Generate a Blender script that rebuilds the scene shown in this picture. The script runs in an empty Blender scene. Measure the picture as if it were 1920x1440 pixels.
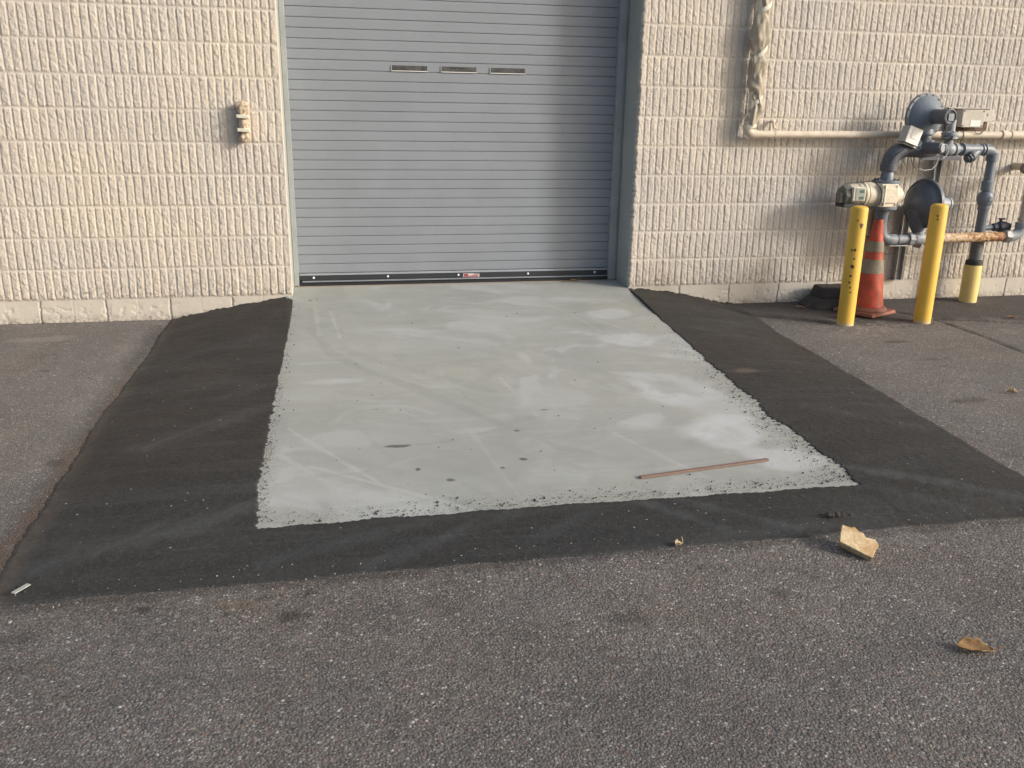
import bpy, bmesh, math, random
import numpy as np
from mathutils import Vector, Matrix, Quaternion

PI = math.pi
rng = random.Random(7)
scene = bpy.context.scene
C = bpy.data.collections.new("Scene_Objects"); scene.collection.children.link(C)

# ------------------------------------------------------------------ camera
def camera():
    f, yaw, pit, roll, cx, cy, cz = 1650.09, 0.2053, 0.2985, 0.0157, 0.2714, -6.2016, 1.2281
    F = Vector((math.sin(yaw)*math.cos(pit), math.cos(yaw)*math.cos(pit), -math.sin(pit)))
    R0 = Vector((math.cos(yaw), -math.sin(yaw), 0)); U0 = R0.cross(F)
    R = R0*math.cos(roll)+U0*math.sin(roll); U = -R0*math.sin(roll)+U0*math.cos(roll)
    cam = bpy.data.cameras.new("camera"); o = bpy.data.objects.new("camera", cam)
    scene.collection.objects.link(o)
    m = Matrix(((R.x, U.x, -F.x, cx), (R.y, U.y, -F.y, cy), (R.z, U.z, -F.z, cz), (0, 0, 0, 1)))
    o.matrix_world = m
    cam.sensor_width = 36; cam.lens = 36*f/1920; cam.clip_start = .05; cam.clip_end = 500
    scene.camera = o
camera()

# ------------------------------------------------------------------ sky, sun, exposure
SUN = Vector((1.68, -1.0, 0.80)).normalized()      # direction towards the sun
elev = math.asin(SUN.z); azim = math.atan2(SUN.x, SUN.y)
w = bpy.data.worlds.new("World"); scene.world = w; w.use_nodes = True
nt = w.node_tree; bg = nt.nodes['Background']
sky = nt.nodes.new('ShaderNodeTexSky'); sky.sky_type = 'NISHITA'; sky.sun_disc = False
sky.sun_elevation = elev; sky.sun_rotation = azim; sky.dust_density = 5.0; sky.ozone_density = 1.0; sky.air_density = 1.0
nt.links.new(sky.outputs[0], bg.inputs[0]); bg.inputs[1].default_value = 0.15
sl = bpy.data.lights.new("sun", 'SUN'); sl.energy = 1.75; sl.angle = math.radians(9); sl.color = (1.0, .985, .965)
so = bpy.data.objects.new("sun", sl); scene.collection.objects.link(so)
so.rotation_euler = SUN.to_track_quat('Z', 'Y').to_euler(); so.location = (6, -6, 6)
scene.view_settings.view_transform = 'Standard'; scene.view_settings.look = 'None'
scene.view_settings.exposure = 0.40; scene.view_settings.gamma = 1.0; scene.view_settings.use_curve_mapping = False
scene.render.engine = 'CYCLES'

# ------------------------------------------------------------------ noise helpers
_nr = np.random.RandomState(11)
def vnoise(x, y, seed=0):
    r = np.random.RandomState(seed); T = r.rand(256, 256)
    xi = np.floor(x).astype(int); yi = np.floor(y).astype(int); fx = x-xi; fy = y-yi
    fx = fx*fx*(3-2*fx); fy = fy*fy*(3-2*fy)
    a = T[xi % 256, yi % 256]; b = T[(xi+1) % 256, yi % 256]; c = T[xi % 256, (yi+1) % 256]; d = T[(xi+1) % 256, (yi+1) % 256]
    return (a*(1-fx)+b*fx)*(1-fy)+(c*(1-fx)+d*fx)*fy
def fbm(x, y, seed=0, oct=3):
    s = 0; a = 1; n = 0
    for i in range(oct):
        s = s+a*vnoise(x*(2**i)+i*17.3, y*(2**i)+i*5.1, seed+i); n += a; a *= .5
    return s/n
def worley(x, y, seed):
    """broken-stone facets: offset and slope of the nearest random cell"""
    xi = np.floor(x).astype(int); yi = np.floor(y).astype(int); best = np.full(x.shape, 9.); out = np.zeros(x.shape)
    for dx in (-1, 0, 1):
        for dy in (-1, 0, 1):
            a = xi+dx; b = yi+dy; px = a+h2(a, b, seed); py = b+h2(a, b, seed+1); d = (x-px)**2+(y-py)**2; m = d < best
            v = (h2(a, b, seed+2)-.5)+(h2(a, b, seed+3)-.5)*1.6*(x-px)+(h2(a, b, seed+4)-.5)*1.6*(y-py)
            best = np.where(m, d, best); out = np.where(m, v, out)
    return out
def h2(a, b, s):  # hash of integers to 0..1
    return np.modf(np.abs(np.sin(a*127.1+b*311.7+s*74.7)*43758.5453))[0]

# ------------------------------------------------------------------ materials
def N(nt, t, **k):
    n = nt.nodes.new(t)
    for a, b in k.items():
        if a.startswith('i_'):
            n.inputs[a[2:].replace('_', ' ')].default_value = b
        else: setattr(n, a, b)
    return n
class Mat:
    def __init__(s, name, rough=.6, metal=0, spec=.5):
        s.m = bpy.data.materials.new(name); s.m.use_nodes = True; s.nt = s.m.node_tree
        s.b = s.nt.nodes['Principled BSDF']; s.b.inputs['Roughness'].default_value = rough
        s.b.inputs['Metallic'].default_value = metal; s.b.inputs['Specular IOR Level'].default_value = spec
        s.tc = s.nt.nodes.new('ShaderNodeTexCoord')
        s.co = s.tc.outputs['Object']
    def link(s, a, b): s.nt.links.new(a, b)
    def mapping(s, scale=(1, 1, 1), rot=(0, 0, 0), loc=(0, 0, 0), src=None):
        n = N(s.nt, 'ShaderNodeMapping'); n.inputs['Scale'].default_value = scale
        n.inputs['Rotation'].default_value = rot; n.inputs['Location'].default_value = loc
        s.link(src or s.co, n.inputs[0]); return n.outputs[0]
    def noise(s, scale, detail=3, rough=.5, src=None, dist=0):
        n = N(s.nt, 'ShaderNodeTexNoise'); n.inputs['Scale'].default_value = scale
        n.inputs['Detail'].default_value = detail; n.inputs['Roughness'].default_value = rough
        n.inputs['Distortion'].default_value = dist
        s.link(src or s.co, n.inputs['Vector']); return n.outputs['Fac']
    def voro(s, scale, feature='F1', out='Color', src=None, rand=1):
        n = N(s.nt, 'ShaderNodeTexVoronoi', feature=feature); n.inputs['Scale'].default_value = scale
        n.inputs['Randomness'].default_value = rand
        s.link(src or s.co, n.inputs['Vector']); return n.outputs[out]
    def ramp(s, fac, stops, interp='LINEAR'):
        n = N(s.nt, 'ShaderNodeValToRGB'); cr = n.color_ramp; cr.interpolation = interp
        while len(cr.elements) < len(stops): cr.elements.new(.5)
        for e, (p, c) in zip(cr.elements, stops):
            e.position = p; e.color = (c, c, c, 1) if not hasattr(c, '__len__') else (*c, 1)
        s.link(fac, n.inputs[0]); return n.outputs[0]
    def mix(s, fac, a, b, mode='MIX'):
        n = N(s.nt, 'ShaderNodeMix', data_type='RGBA', blend_type=mode)
        for v, i in ((fac, 0), (a, 6), (b, 7)):
            if hasattr(v, 'is_linked') or hasattr(v, 'links'): s.link(v, n.inputs[i])
            elif hasattr(v, '__len__'): n.inputs[i].default_value = (*v, 1)
            else: n.inputs[i].default_value = v
        return n.outputs[2]
    def math(s, op, a, b=0):
        n = N(s.nt, 'ShaderNodeMath', operation=op)
        for v, i in ((a, 0), (b, 1)):
            if hasattr(v, 'links'): s.link(v, n.inputs[i])
            else: n.inputs[i].default_value = v
        return n.outputs[0]
    def attr(s, name):
        n = N(s.nt, 'ShaderNodeAttribute', attribute_name=name); return n.outputs['Fac']
    def sepxyz(s, src=None):
        n = N(s.nt, 'ShaderNodeSeparateXYZ'); s.link(src or s.co, n.inputs[0]); return n.outputs
    def color(s, c):
        if hasattr(c, '__len__'): s.b.inputs['Base Color'].default_value = (*c, 1)
        else: s.link(c, s.b.inputs['Base Color'])
        return s
    def roughness(s, v): s.link(v, s.b.inputs['Roughness']); return s
    def bump(s, h, dist=.002, strength=1):
        n = N(s.nt, 'ShaderNodeBump'); n.inputs['Distance'].default_value = dist; n.inputs['Strength'].default_value = strength
        s.link(h, n.inputs['Height'])
        prev = s.b.inputs['Normal']
        if prev.is_linked: s.link(prev.links[0].from_socket, n.inputs['Normal'])
        s.link(n.outputs[0], prev); return s

def painted(name, base, rough=.5, dirt=.25, dirtcol=(.12, .09, .06), scale=14, bump=.0006, metal=0, var=.12):
    m = Mat(name, rough, metal)
    a = m.noise(scale, 4, .6); b = m.noise(scale*4.3, 4, .65)
    light = tuple(min(1, c*(1+var)) for c in base); dark = tuple(c*(1-var) for c in base)
    col = m.mix(m.ramp(a, [(.3, 0), (.7, 1)]), dark, light)
    d = m.math('MULTIPLY', m.ramp(b, [(.52, 0), (.74, 1)]), dirt)
    m.color(m.mix(d, col, dirtcol)); m.roughness(m.ramp(b, [(.2, rough-.1), (.8, min(1, rough+.2))]))
    m.bump(b, bump); return m.m
def plain(name, c, rough=.5, metal=0): 
    return painted(name, c, rough, .1, (.1, .09, .08), 20, .0003, metal, .06)

def wall_mat(name, base=(.545, .514, .465)):
    m = Mat(name, .9, 0, .25)
    big = m.noise(.9, 4, .6); mid = m.noise(9, 4, .6); fine = m.noise(120, 4, .7); gr = m.noise(260, 3, .7)
    warm = tuple(c*k for c, k in zip(base, (1.04, 1.0, .95))); cool = tuple(c*k for c, k in zip(base, (.93, .93, .96)))
    col = m.mix(m.ramp(big, [(.35, 0), (.65, 1)]), warm, cool)
    col = m.mix(m.ramp(mid, [(.3, 0), (.75, .3)]), col, tuple(c*.86 for c in base))
    col = m.mix(1.0, col, m.ramp(m.attr('block_tone'), [(0, (.955, .955, .965)), (1, (1.045, 1.04, 1.02))]), 'MULTIPLY')
    pit = m.ramp(m.noise(60, 5, .78), [(.64, 0), (.72, .5)])
    col = m.mix(pit, col, (.24, .19, .145))
    # splash dirt low on the wall
    z = m.sepxyz()[2]
    low = m.math('MULTIPLY', m.ramp(m.math('ADD', z, m.math('MULTIPLY', m.noise(16, 5, .7), .25)), [(.10, 1), (.26, 0)]), m.ramp(m.noise(34, 5, .75), [(.50, 0), (.62, .85)]))
    col = m.mix(low, col, (.13, .085, .06))
    m.color(col); m.bump(m.voro(85, out='Distance'), .0014); m.bump(fine, .0016); m.bump(gr, .0008); return m.m
def rib_bump_wall():     # ribbed block far from the camera's view, ribs by bump
    m = Mat('ribbed_block_far', .9, 0, .25); x, y, z = m.sepxyz()
    def comb(v, p, wdt):
        t = m.math('FRACT', m.math('DIVIDE', v, p)); t = m.math('ABSOLUTE', m.math('SUBTRACT', t, .5))
        return m.ramp(t, [(.5-wdt*1.6, 1), (.5-wdt*.6, 0)])
    h = m.math('MULTIPLY', comb(x, .0508, .1), comb(z, .2032, .03))
    col = m.mix(h, (.44, .41, .36), (.545, .514, .465)); m.color(col)
    m.bump(h, .012); m.bump(m.noise(60, 5, .75), .005); return m.m
def foundation_mat():
    m = Mat('foundation_paint', .85, 0, .3)
    col = m.mix(m.ramp(m.noise(3, 4, .6), [(.3, 0), (.7, 1)]), (.55, .515, .455), (.50, .47, .415))
    x, y, z = m.sepxyz()
    low = m.math('MULTIPLY', m.ramp(m.math('ADD', z, m.math('MULTIPLY', m.noise(13, 5, .7), .10)), [(-.12, 1), (-.04, 0)]), m.ramp(m.noise(42, 5, .75), [(.46, 0), (.60, .75)]))
    # ramp needs 0..1 so shift z first
    zz = m.math('ADD', z, .30)
    low = m.math('MULTIPLY', m.ramp(m.math('ADD', zz, m.math('MULTIPLY', m.noise(9, 5, .7), .12)), [(.19, 1), (.265, 0)]), m.ramp(m.noise(48, 6, .75), [(.44, 0), (.55, .85)]))
    col = m.mix(low, col, (.12, .085, .06))
    chip = m.ramp(m.noise(22, 5, .7), [(.70, 0), (.72, .7)])
    col = m.mix(chip, col, (.3, .25, .19))
    m.color(col); m.bump(m.noise(120, 4, .7), .001); m.bump(m.noise(7, 3), .004); return m.m

def old_asphalt():
    m = Mat('old_asphalt', .9, 0, .35)
    v = m.voro(122); vs = m.sepxyz(v)       # random numbers per stone
    v2 = m.voro(290); vs2 = m.sepxyz(v2)
    dist = m.voro(122, out='Distance'); e2 = m.voro(290, out='Distance')
    stone = m.ramp(vs[0], [(0, (.062, .061, .060)), (.22, (.108, .104, .099)), (.45, (.148, .140, .132)), (.66, (.180, .170, .160)), (.84, (.214, .203, .191)), (.95, (.30, .287, .272)), (1, (.54, .52, .50))])
    fine = m.ramp(vs2[1], [(0, (.062, .060, .057)), (.5, (.125, .119, .112)), (.85, (.19, .18, .168)), (1, (.38, .365, .345))])
    col = m.mix(m.ramp(m.noise(60, 2), [(.42, 0), (.58, 1)]), stone, fine)
    binder = m.ramp(dist, [(.38, 0), (.6, 1)])
    col = m.mix(m.math('MULTIPLY', binder, .4), col, (.066, .063, .060))
    red = m.ramp(vs[1], [(.86, 0), (.9, .4)])
    col = m.mix(red, col, (.20, .13, .112))
    big = m.ramp(m.noise(.7, 5, .6), [(.3, .82), (.7, 1.16)])
    col = m.mix(1.0, col, big, 'MULTIPLY')
    mid = m.ramp(m.noise(4.5, 5, .65), [(.25, .82), (.75, 1.18)])
    col = m.mix(1.0, col, mid, 'MULTIPLY')
    bl = m.ramp(m.noise(2.1, 3, .5, src=m.mapping((1, 1, 1), loc=(7, 3, 0))), [(.35, (.97, .985, 1.01)), (.65, (1.03, 1.0, .97))])
    col = m.mix(1.0, col, bl, 'MULTIPLY')
    spots = m.ramp(m.noise(3.4, 3, .55, src=m.mapping(loc=(3.3, 9.1, 0))), [(.70, 0), (.74, .6)])
    col = m.mix(spots, col, (.03, .028, .027))
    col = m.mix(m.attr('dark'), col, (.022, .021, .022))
    col = m.mix(m.attr('pale'), col, (.30, .285, .265))
    col = m.mix(m.attr('rust'), col, (.13, .075, .04))
    m.color(col)
    hh = m.math('SUBTRACT', 1, dist)
    m.bump(hh, .003); m.bump(vs[2], .0016); m.bump(e2, .0012, .7)
    m.bump(m.noise(14, 4, .6), .005)
    big2 = m.ramp(m.sepxyz(m.voro(42))[0], [(.935, 0), (.96, 1)]); bd = m.ramp(m.voro(42, out='Distance'), [(.16, 1), (.24, 0)])
    mk = m.math('MULTIPLY', m.math('MULTIPLY', big2, bd), .75); col = m.mix(mk, col, (.36, .34, .31)); m.color(col)
    m.roughness(m.ramp(vs2[0], [(0, .65), (1, .95)])); return m.m
def new_asphalt():
    m = Mat('new_asphalt', .78, 0, .4)
    v = m.voro(170); vs = m.sepxyz(v)
    col = m.ramp(vs[0], [(0, (.018, .0172, .017)), (.6, (.0275, .026, .0255)), (.93, (.037, .0355, .034)), (1, (.055, .052, .05))])
    # brownish where dusty, bluish where rubbed
    warm = m.ramp(m.noise(.8, 4, .6, src=m.mapping(loc=(1.5, .4, 0))), [(.35, (1.14, 1.02, .92)), (.65, (1.0, 1.0, 1.0))])
    col = m.mix(1.0, col, warm, 'MULTIPLY')
    col = m.mix(m.attr('cool'), col, m.mix(1.0, col, (.88, 1.0, 1.09), 'MULTIPLY'))
    sm = m.noise(2.2, 5, .6, src=m.mapping((.5, 3.2, 1), rot=(0, 0, .45)), dist=.6)
    col = m.mix(m.ramp(sm, [(.46, 0), (.76, .38)]), col, (.066, .067, .066))
    sm2 = m.noise(3.0, 6, .6, src=m.mapping((.35, 4.5, 1), rot=(0, 0, -.55), loc=(2, 5, 0)), dist=.4)
    col = m.mix(m.ramp(sm2, [(.56, 0), (.78, .4)]), col, (.065, .074, .080))
    col = m.mix(m.math('MULTIPLY', m.attr('smudge'), .5), col, (.085, .094, .100))
    scratch = m.noise(6.0, 3, .6, src=m.mapping((.6, 26, 1), rot=(0, 0, .3), loc=(9, 1, 0)))
    col = m.mix(m.ramp(scratch, [(.74, 0), (.78, .25)]), col, (.16, .165, .165))
    speck = m.voro(46); sp = m.sepxyz(speck); sd = m.voro(46, out='Distance')
    msk = m.math('MULTIPLY', m.ramp(sp[0], [(.978, 0), (.984, 1)], 'LINEAR'), m.ramp(sd, [(.13, 1), (.2, 0)]))
    col = m.mix(msk, col, (.34, .33, .31))
    col = m.mix(m.attr('dusty'), col, (.15, .12, .095))
    m.color(col); m.bump(vs[1], .0018); m.bump(m.noise(120, 4, .7), .0016); m.bump(m.noise(30, 4), .0012)
    m.roughness(m.ramp(m.noise(3, 4, .6), [(.3, .66), (.7, .9)])); return m.m
def concrete_mat():
    m = Mat('fresh_concrete', .82, 0, .35)
    big = m.noise(1.3, 5, .6); br = m.noise(5, 5, .65, src=m.mapping((1, 7, 1), rot=(0, 0, .06)))
    col = m.mix(m.ramp(big, [(.3, 0), (.7, 1)]), (.362, .380, .362), (.306, .328, .314))
    warm = m.ramp(m.noise(.9, 4, .55, src=m.mapping(loc=(4, 8, 0))), [(.45, 0), (.7, .6)])
    col = m.mix(warm, col, (.395, .40, .355))
    sweep = m.noise(1.7, 5, .62, src=m.mapping((1, 2.6, 1), rot=(0, 0, -.7), loc=(2, 2, 0)), dist=1.3)
    col = m.mix(m.ramp(sweep, [(.52, 0), (.66, .45)]), col, (.41, .435, .415))
    col = m.mix(m.ramp(br, [(.35, .0), (.75, .35)]), col, (.29, .305, .29))
    col = m.mix(m.attr('white'), col, (.50, .53, .545))
    col = m.mix(m.attr('grey'), col, (.235, .255, .235))
    col = m.mix(m.ramp(m.noise(240, 3, .7), [(.3, .22), (.7, 0)]), col, (.2, .2, .19))
    dk = m.math('MULTIPLY', m.attr('crumb'), m.ramp(m.noise(85, 5, .72), [(.47, 0), (.55, 1)]))
    col = m.mix(dk, col, (.05, .046, .043))
    col = m.mix(m.attr('oil'), col, (.045, .05, .042))
    m.color(col)
    m.bump(m.noise(3, 4, .6, src=m.mapping((2, 40, 1), rot=(0, 0, .05))), .0016); m.bump(m.noise(160, 4, .7), .0007)
    m.bump(m.noise(4, 3), .006)
    return m.m

def rust_pipe():
    m = Mat('rusty_cream_paint', .75); x, y, z = m.sepxyz()
    grad = m.math('DIVIDE', m.math('SUBTRACT', x, 4.7), .7)
    n = m.noise(38, 6, .7); f = m.math('ADD', n, m.math('MULTIPLY', grad, .2))
    col = m.ramp(f, [(.50, (.62, .54, .41)), (.58, (.52, .36, .20)), (.66, (.33, .16, .07)), (.76, (.16, .07, .035))])
    m.color(col); m.bump(n, .002); return m.m
def yellow(name, base, spots=(), zoff=0):
    m = Mat(name, .5, 0, .45)
    a = m.noise(6, 4, .6, src=m.mapping((1, 1, .3)))
    col = m.mix(m.ramp(a, [(.3, 0), (.7, 1)]), tuple(c*.92 for c in base), tuple(min(1, c*1.06) for c in base))
    ch = m.ramp(m.noise(26, 5, .7), [(.70, 0), (.72, .9)]); col = m.mix(ch, col, (.1, .06, .04))
    for (p, r) in spots:
        vd = N(m.nt, 'ShaderNodeVectorMath', operation='DISTANCE'); m.link(m.co, vd.inputs[0]); vd.inputs[1].default_value = p
        d = m.math('ADD', vd.outputs['Value'], m.math('MULTIPLY', m.math('SUBTRACT', m.noise(70, 3, .6), .5), .02))
        k = m.ramp(m.math('DIVIDE', d, r*2), [(.35, 1), (.6, 0)]); col = m.mix(k, col, (.09, .03, .015))
    z = m.sepxyz()[2]
    col = m.mix(m.ramp(m.math('ADD', m.math('ADD', z, zoff), m.math('MULTIPLY', m.noise(40, 3), .02)), [(.012, .6), (.04, 0)]), col, (.5, .47, .4))
    m.color(col); m.bump(m.noise(9, 4), .002); m.bump(m.noise(120, 3), .0004); return m.m
def cone_mat(name, base):
    m = Mat(name, .55, 0, .4)
    a = m.noise(11, 5, .65); b = m.noise(34, 5, .7)
    col = m.mix(m.ramp(a, [(.38, 0), (.62, 1)]), tuple(c*.72 for c in base), base)
    col = m.mix(m.ramp(b, [(.46, 0), (.66, .75)]), col, (.16, .085, .06))
    col = m.mix(m.ramp(m.noise(7, 5, .7, src=m.mapping((1, 1, .35))), [(.52, 0), (.66, .55)]), col, (.10, .06, .05))
    m.color(col); m.bump(a, .003); return m.m

GREY = painted('meter_grey_paint', (.155, .185, .225), .42, .3, (.06, .06, .065), 12)
GREYD = painted('dark_grey_paint', (.085, .097, .12), .5, .3, (.02, .02, .022), 14)
GREYL = painted('light_grey_paint', (.27, .30, .33), .45, .3, (.1, .1, .1), 16)
CREAM = painted('cream_meter_paint', (.68, .63, .51), .5, .5, (.16, .10, .055), 18)
CREAMP = painted('cream_pipe_paint', (.60, .53, .43), .55, .3, (.2, .14, .09), 10)
BOXP = painted('box_enamel', (.50, .47, .41), .5, .3, (.18, .14, .1), 10)
WHITE = plain('white_plastic', (.74, .75, .74), .35)
PALE = plain('pale_grey_plastic', (.36, .37, .36), .5)
GALV = painted('galvanised_steel', (.33, .335, .34), .42, .35, (.16, .14, .12), 16, .0006, .55)
BEIGESTRUT = painted('beige_strut_paint', (.33, .28, .225), .7, .3, (.16, .12, .09), 16)
RUSTM = painted('rusty_steel', (.16, .07, .04), .85, .5, (.05, .03, .02), 30, .001)
BLACK = plain('black_rubber', (.022, .022, .024), .75)
BLACKP = plain('black_paint', (.022, .026, .032), .5)
CABLE = plain('cable_black', (.025, .025, .028), .5)
CABLEW = plain('cable_white', (.5, .5, .48), .5)
DOORM = painted('door_slat_paint', (.225, .25, .285), .45, .12, (.17, .18, .19), 3.5, .0003, 0, .05)
DOORT = painted('door_trim_paint', (.29, .32, .36), .4, .15, (.2, .2, .2), 6, .0003)
def jamb_mat():
    m = Mat('smooth_render', .8, 0, .3)
    col = m.mix(m.ramp(m.noise(2.6, 5, .6), [(.3, 0), (.7, 1)]), (.335, .36, .345), (.40, .415, .395))
    m.color(col); m.bump(m.noise(40, 4, .65), .0015); return m.m
JAMB = jamb_mat()
WALLM = wall_mat('ribbed_block_paint'); FARW = rib_bump_wall(); FOUND = foundation_mat()
MESHCOVER = painted('dusty_plastic_sheet', (.36, .32, .25), .55, .35, (.2, .16, .11), 16, .002)
TAPE = plain('masking_tape', (.60, .60, .50), .6)
STEEL = plain('bolt_zinc', (.78, .79, .8), .3, .2)

# ------------------------------------------------------------------ mesh helpers
def frame(ax):
    ax = Vector(ax).normalized(); t = Vector((0, 0, 1)) if abs(ax.z) < .9 else Vector((1, 0, 0))
    u = ax.cross(t).normalized(); return ax, u, ax.cross(u).normalized()
class MB:
    def __init__(s): s.v = []; s.f = []; s.mi = []; s.cur = 0
    def add(s, vs, fs):
        o = len(s.v); s.v += [tuple(v) for v in vs]; s.f += [tuple(i+o for i in f) for f in fs]; s.mi += [s.cur]*len(fs); return s
    def box(s, c, d, rot=None, taper=1):
        c = Vector(c); hx, hy, hz = d[0]/2, d[1]/2, d[2]/2; P = []
        for z in (-1, 1):
            k = taper if z > 0 else 1
            for x, y in ((-1, -1), (1, -1), (1, 1), (-1, 1)):
                p = Vector((x*hx*k, y*hy*k, z*hz))
                if rot is not None: p = rot @ p
                P.append(c+p)
        return s.add(P, [(3, 2, 1, 0), (4, 5, 6, 7), (0, 1, 5, 4), (1, 2, 6, 5), (2, 3, 7, 6), (3, 0, 4, 7)])
    def lathe(s, o, ax, prof, seg=24, caps=True):   # prof: (distance along axis, radius)
        o = Vector(o); a, u, v = frame(ax); P = []; F = []
        for d, r in prof:
            for i in range(seg):
                t = 2*PI*i/seg; P.append(o+a*d+(u*math.cos(t)+v*math.sin(t))*r)
        n = len(prof)
        for j in range(n-1):
            for i in range(seg):
                k = (i+1) % seg; F.append((j*seg+i, j*seg+k, (j+1)*seg+k, (j+1)*seg+i))
        if caps:
            F.append(tuple(reversed(range(seg)))); F.append(tuple(range((n-1)*seg, n*seg)))
        return s.add(P, F)
    def cyl(s, p0, p1, r, r1=None, seg=20):
        p0 = Vector(p0); p1 = Vector(p1); L = (p1-p0).length; r1 = r if r1 is None else r1
        return s.lathe(p0, p1-p0, [(0, r), (L, r1)], seg)
    def tube(s, pts, r, seg=10, caps=True, wob=0):
        pts = [Vector(p) for p in pts]; P = []; F = []; n = len(pts); up = None
        rr = r if hasattr(r, '__len__') else [r]*n
        for j, p in enumerate(pts):
            t = (pts[min(j+1, n-1)]-pts[max(j-1, 0)]).normalized()
            if up is None: a, u, v = frame(t)
            else:
                u = (up-t*up.dot(t)).normalized(); v = t.cross(u)
            up = u
            for i in range(seg):
                th = 2*PI*i/seg; q = rr[j]*(1+(rng.uniform(-wob, wob) if wob else 0)); P.append(p+(u*math.cos(th)+v*math.sin(th))*q)
        for j in range(n-1):
            for i in range(seg):
                k = (i+1) % seg; F.append((j*seg+i, j*seg+k, (j+1)*seg+k, (j+1)*seg+i))
        if caps: F.append(tuple(reversed(range(seg)))); F.append(tuple(range((n-1)*seg, n*seg)))
        return s.add(P, F)
    def sphere(s, c, r, seg=16, rings=10, sc=(1, 1, 1)):
        c = Vector(c); P = []; F = []
        for j in range(rings+1):
            ph = PI*j/rings
            for i in range(seg):
                th = 2*PI*i/seg
                P.append(c+Vector((r*math.sin(ph)*math.cos(th)*sc[0], r*math.sin(ph)*math.sin(th)*sc[1], r*math.cos(ph)*sc[2])))
        for j in range(rings):
            for i in range(seg):
                k = (i+1) % seg; F.append((j*seg+i, (j+1)*seg+i, (j+1)*seg+k, j*seg+k))
        return s.add(P, F)
    def build(s, name, mat, parent=None, bevel=0, smooth=True, ang=35, **tags):
        me = bpy.data.meshes.new(name); me.from_pydata(s.v, [], s.f); me.update()
        bm = bmesh.new(); bm.from_mesh(me); bmesh.ops.remove_doubles(bm, verts=bm.verts, dist=1e-6)
        bmesh.ops.recalc_face_normals(bm, faces=bm.faces); bm.to_mesh(me); bm.free()
        return link(name, me, mat, parent, bevel, smooth, ang, **tags)
def link(name, me, mat, parent=None, bevel=0, smooth=True, ang=35, **tags):
    for mm in (mat if isinstance(mat, (list, tuple)) else [mat]): me.materials.append(mm)
    if smooth:
        me.polygons.foreach_set('use_smooth', [True]*len(me.polygons)); me.set_sharp_from_angle(angle=math.radians(ang))
    o = bpy.data.objects.new(name, me); C.objects.link(o)
    if parent is not None:
        o.parent = parent
        if parent.type == 'EMPTY' or True:
            o.matrix_parent_inverse = world(parent).inverted()
    if bevel:
        b = o.modifiers.new('bevel', 'BEVEL'); b.width = bevel; b.segments = 2; b.limit_method = 'ANGLE'; b.angle_limit = math.radians(40)
    tag(o, **tags); return o
def world(o):
    m = Matrix.Translation(o.location) if o.type == 'EMPTY' else Matrix.Identity(4)
    return m if o.parent is None else Matrix.Identity(4)
def tag(o, label=None, cat=None, group=None, kind=None):
    for k, v in (('label', label), ('category', cat), ('group', group), ('kind', kind)):
        if v: o[k] = v
    return o
def thing(name, loc, label, cat, group=None):
    o = bpy.data.objects.new(name, None); o.empty_display_size = .1; C.objects.link(o); o.location = loc
    return tag(o, label, cat, group)
def grid_mesh(name, X, Y, Z, flip=False):
    """X, Y, Z: (n, m) arrays -> quad grid mesh"""
    n, m = X.shape; me = bpy.data.meshes.new(name)
    co = np.stack([X, Y, Z], -1).reshape(-1, 3).astype(np.float32)
    idx = np.arange(n*m).reshape(n, m)
    q = np.stack([idx[:-1, :-1], idx[1:, :-1], idx[1:, 1:], idx[:-1, 1:]], -1).reshape(-1, 4)
    if flip: q = q[:, ::-1]
    me.vertices.add(len(co)); me.vertices.foreach_set('co', co.ravel())
    me.loops.add(q.size); me.loops.foreach_set('vertex_index', q.ravel().astype(np.int32))
    me.polygons.add(len(q)); me.polygons.foreach_set('loop_start', (np.arange(len(q))*4).astype(np.int32))
    me.polygons.foreach_set('loop_total', np.full(len(q), 4, np.int32))
    me.update(calc_edges=True); me.validate(); return me
def set_attr(me, name, arr):
    a = me.attributes.new(name, 'FLOAT', 'POINT'); a.data.foreach_set('value', np.asarray(arr, np.float32).ravel())
def smooth_all(me): me.polygons.foreach_set('use_smooth', [True]*len(me.polygons))

# ------------------------------------------------------------------ ground levels
def zg(x, y): return -.15+.017*y                    # old asphalt
def zr(y): return np.where(y > 0, -.01+.01*np.clip(y/.2, 0, 1), -.01+.0585*y)   # concrete ramp
def seg_d(X, Y, pts):
    d = np.full(X.shape, 9.)
    for (ax, ay), (bx, by) in zip(pts[:-1], pts[1:]):
        dx, dy = bx-ax, by-ay; t = np.clip(((X-ax)*dx+(Y-ay)*dy)/(dx*dx+dy*dy+1e-12), 0, 1)
        d = np.minimum(d, np.hypot(X-ax-t*dx, Y-ay-t*dy))
    return d
def sstep(a, b, x): t = np.clip((x-a)/(b-a), 0, 1); return t*t*(3-2*t)

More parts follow.
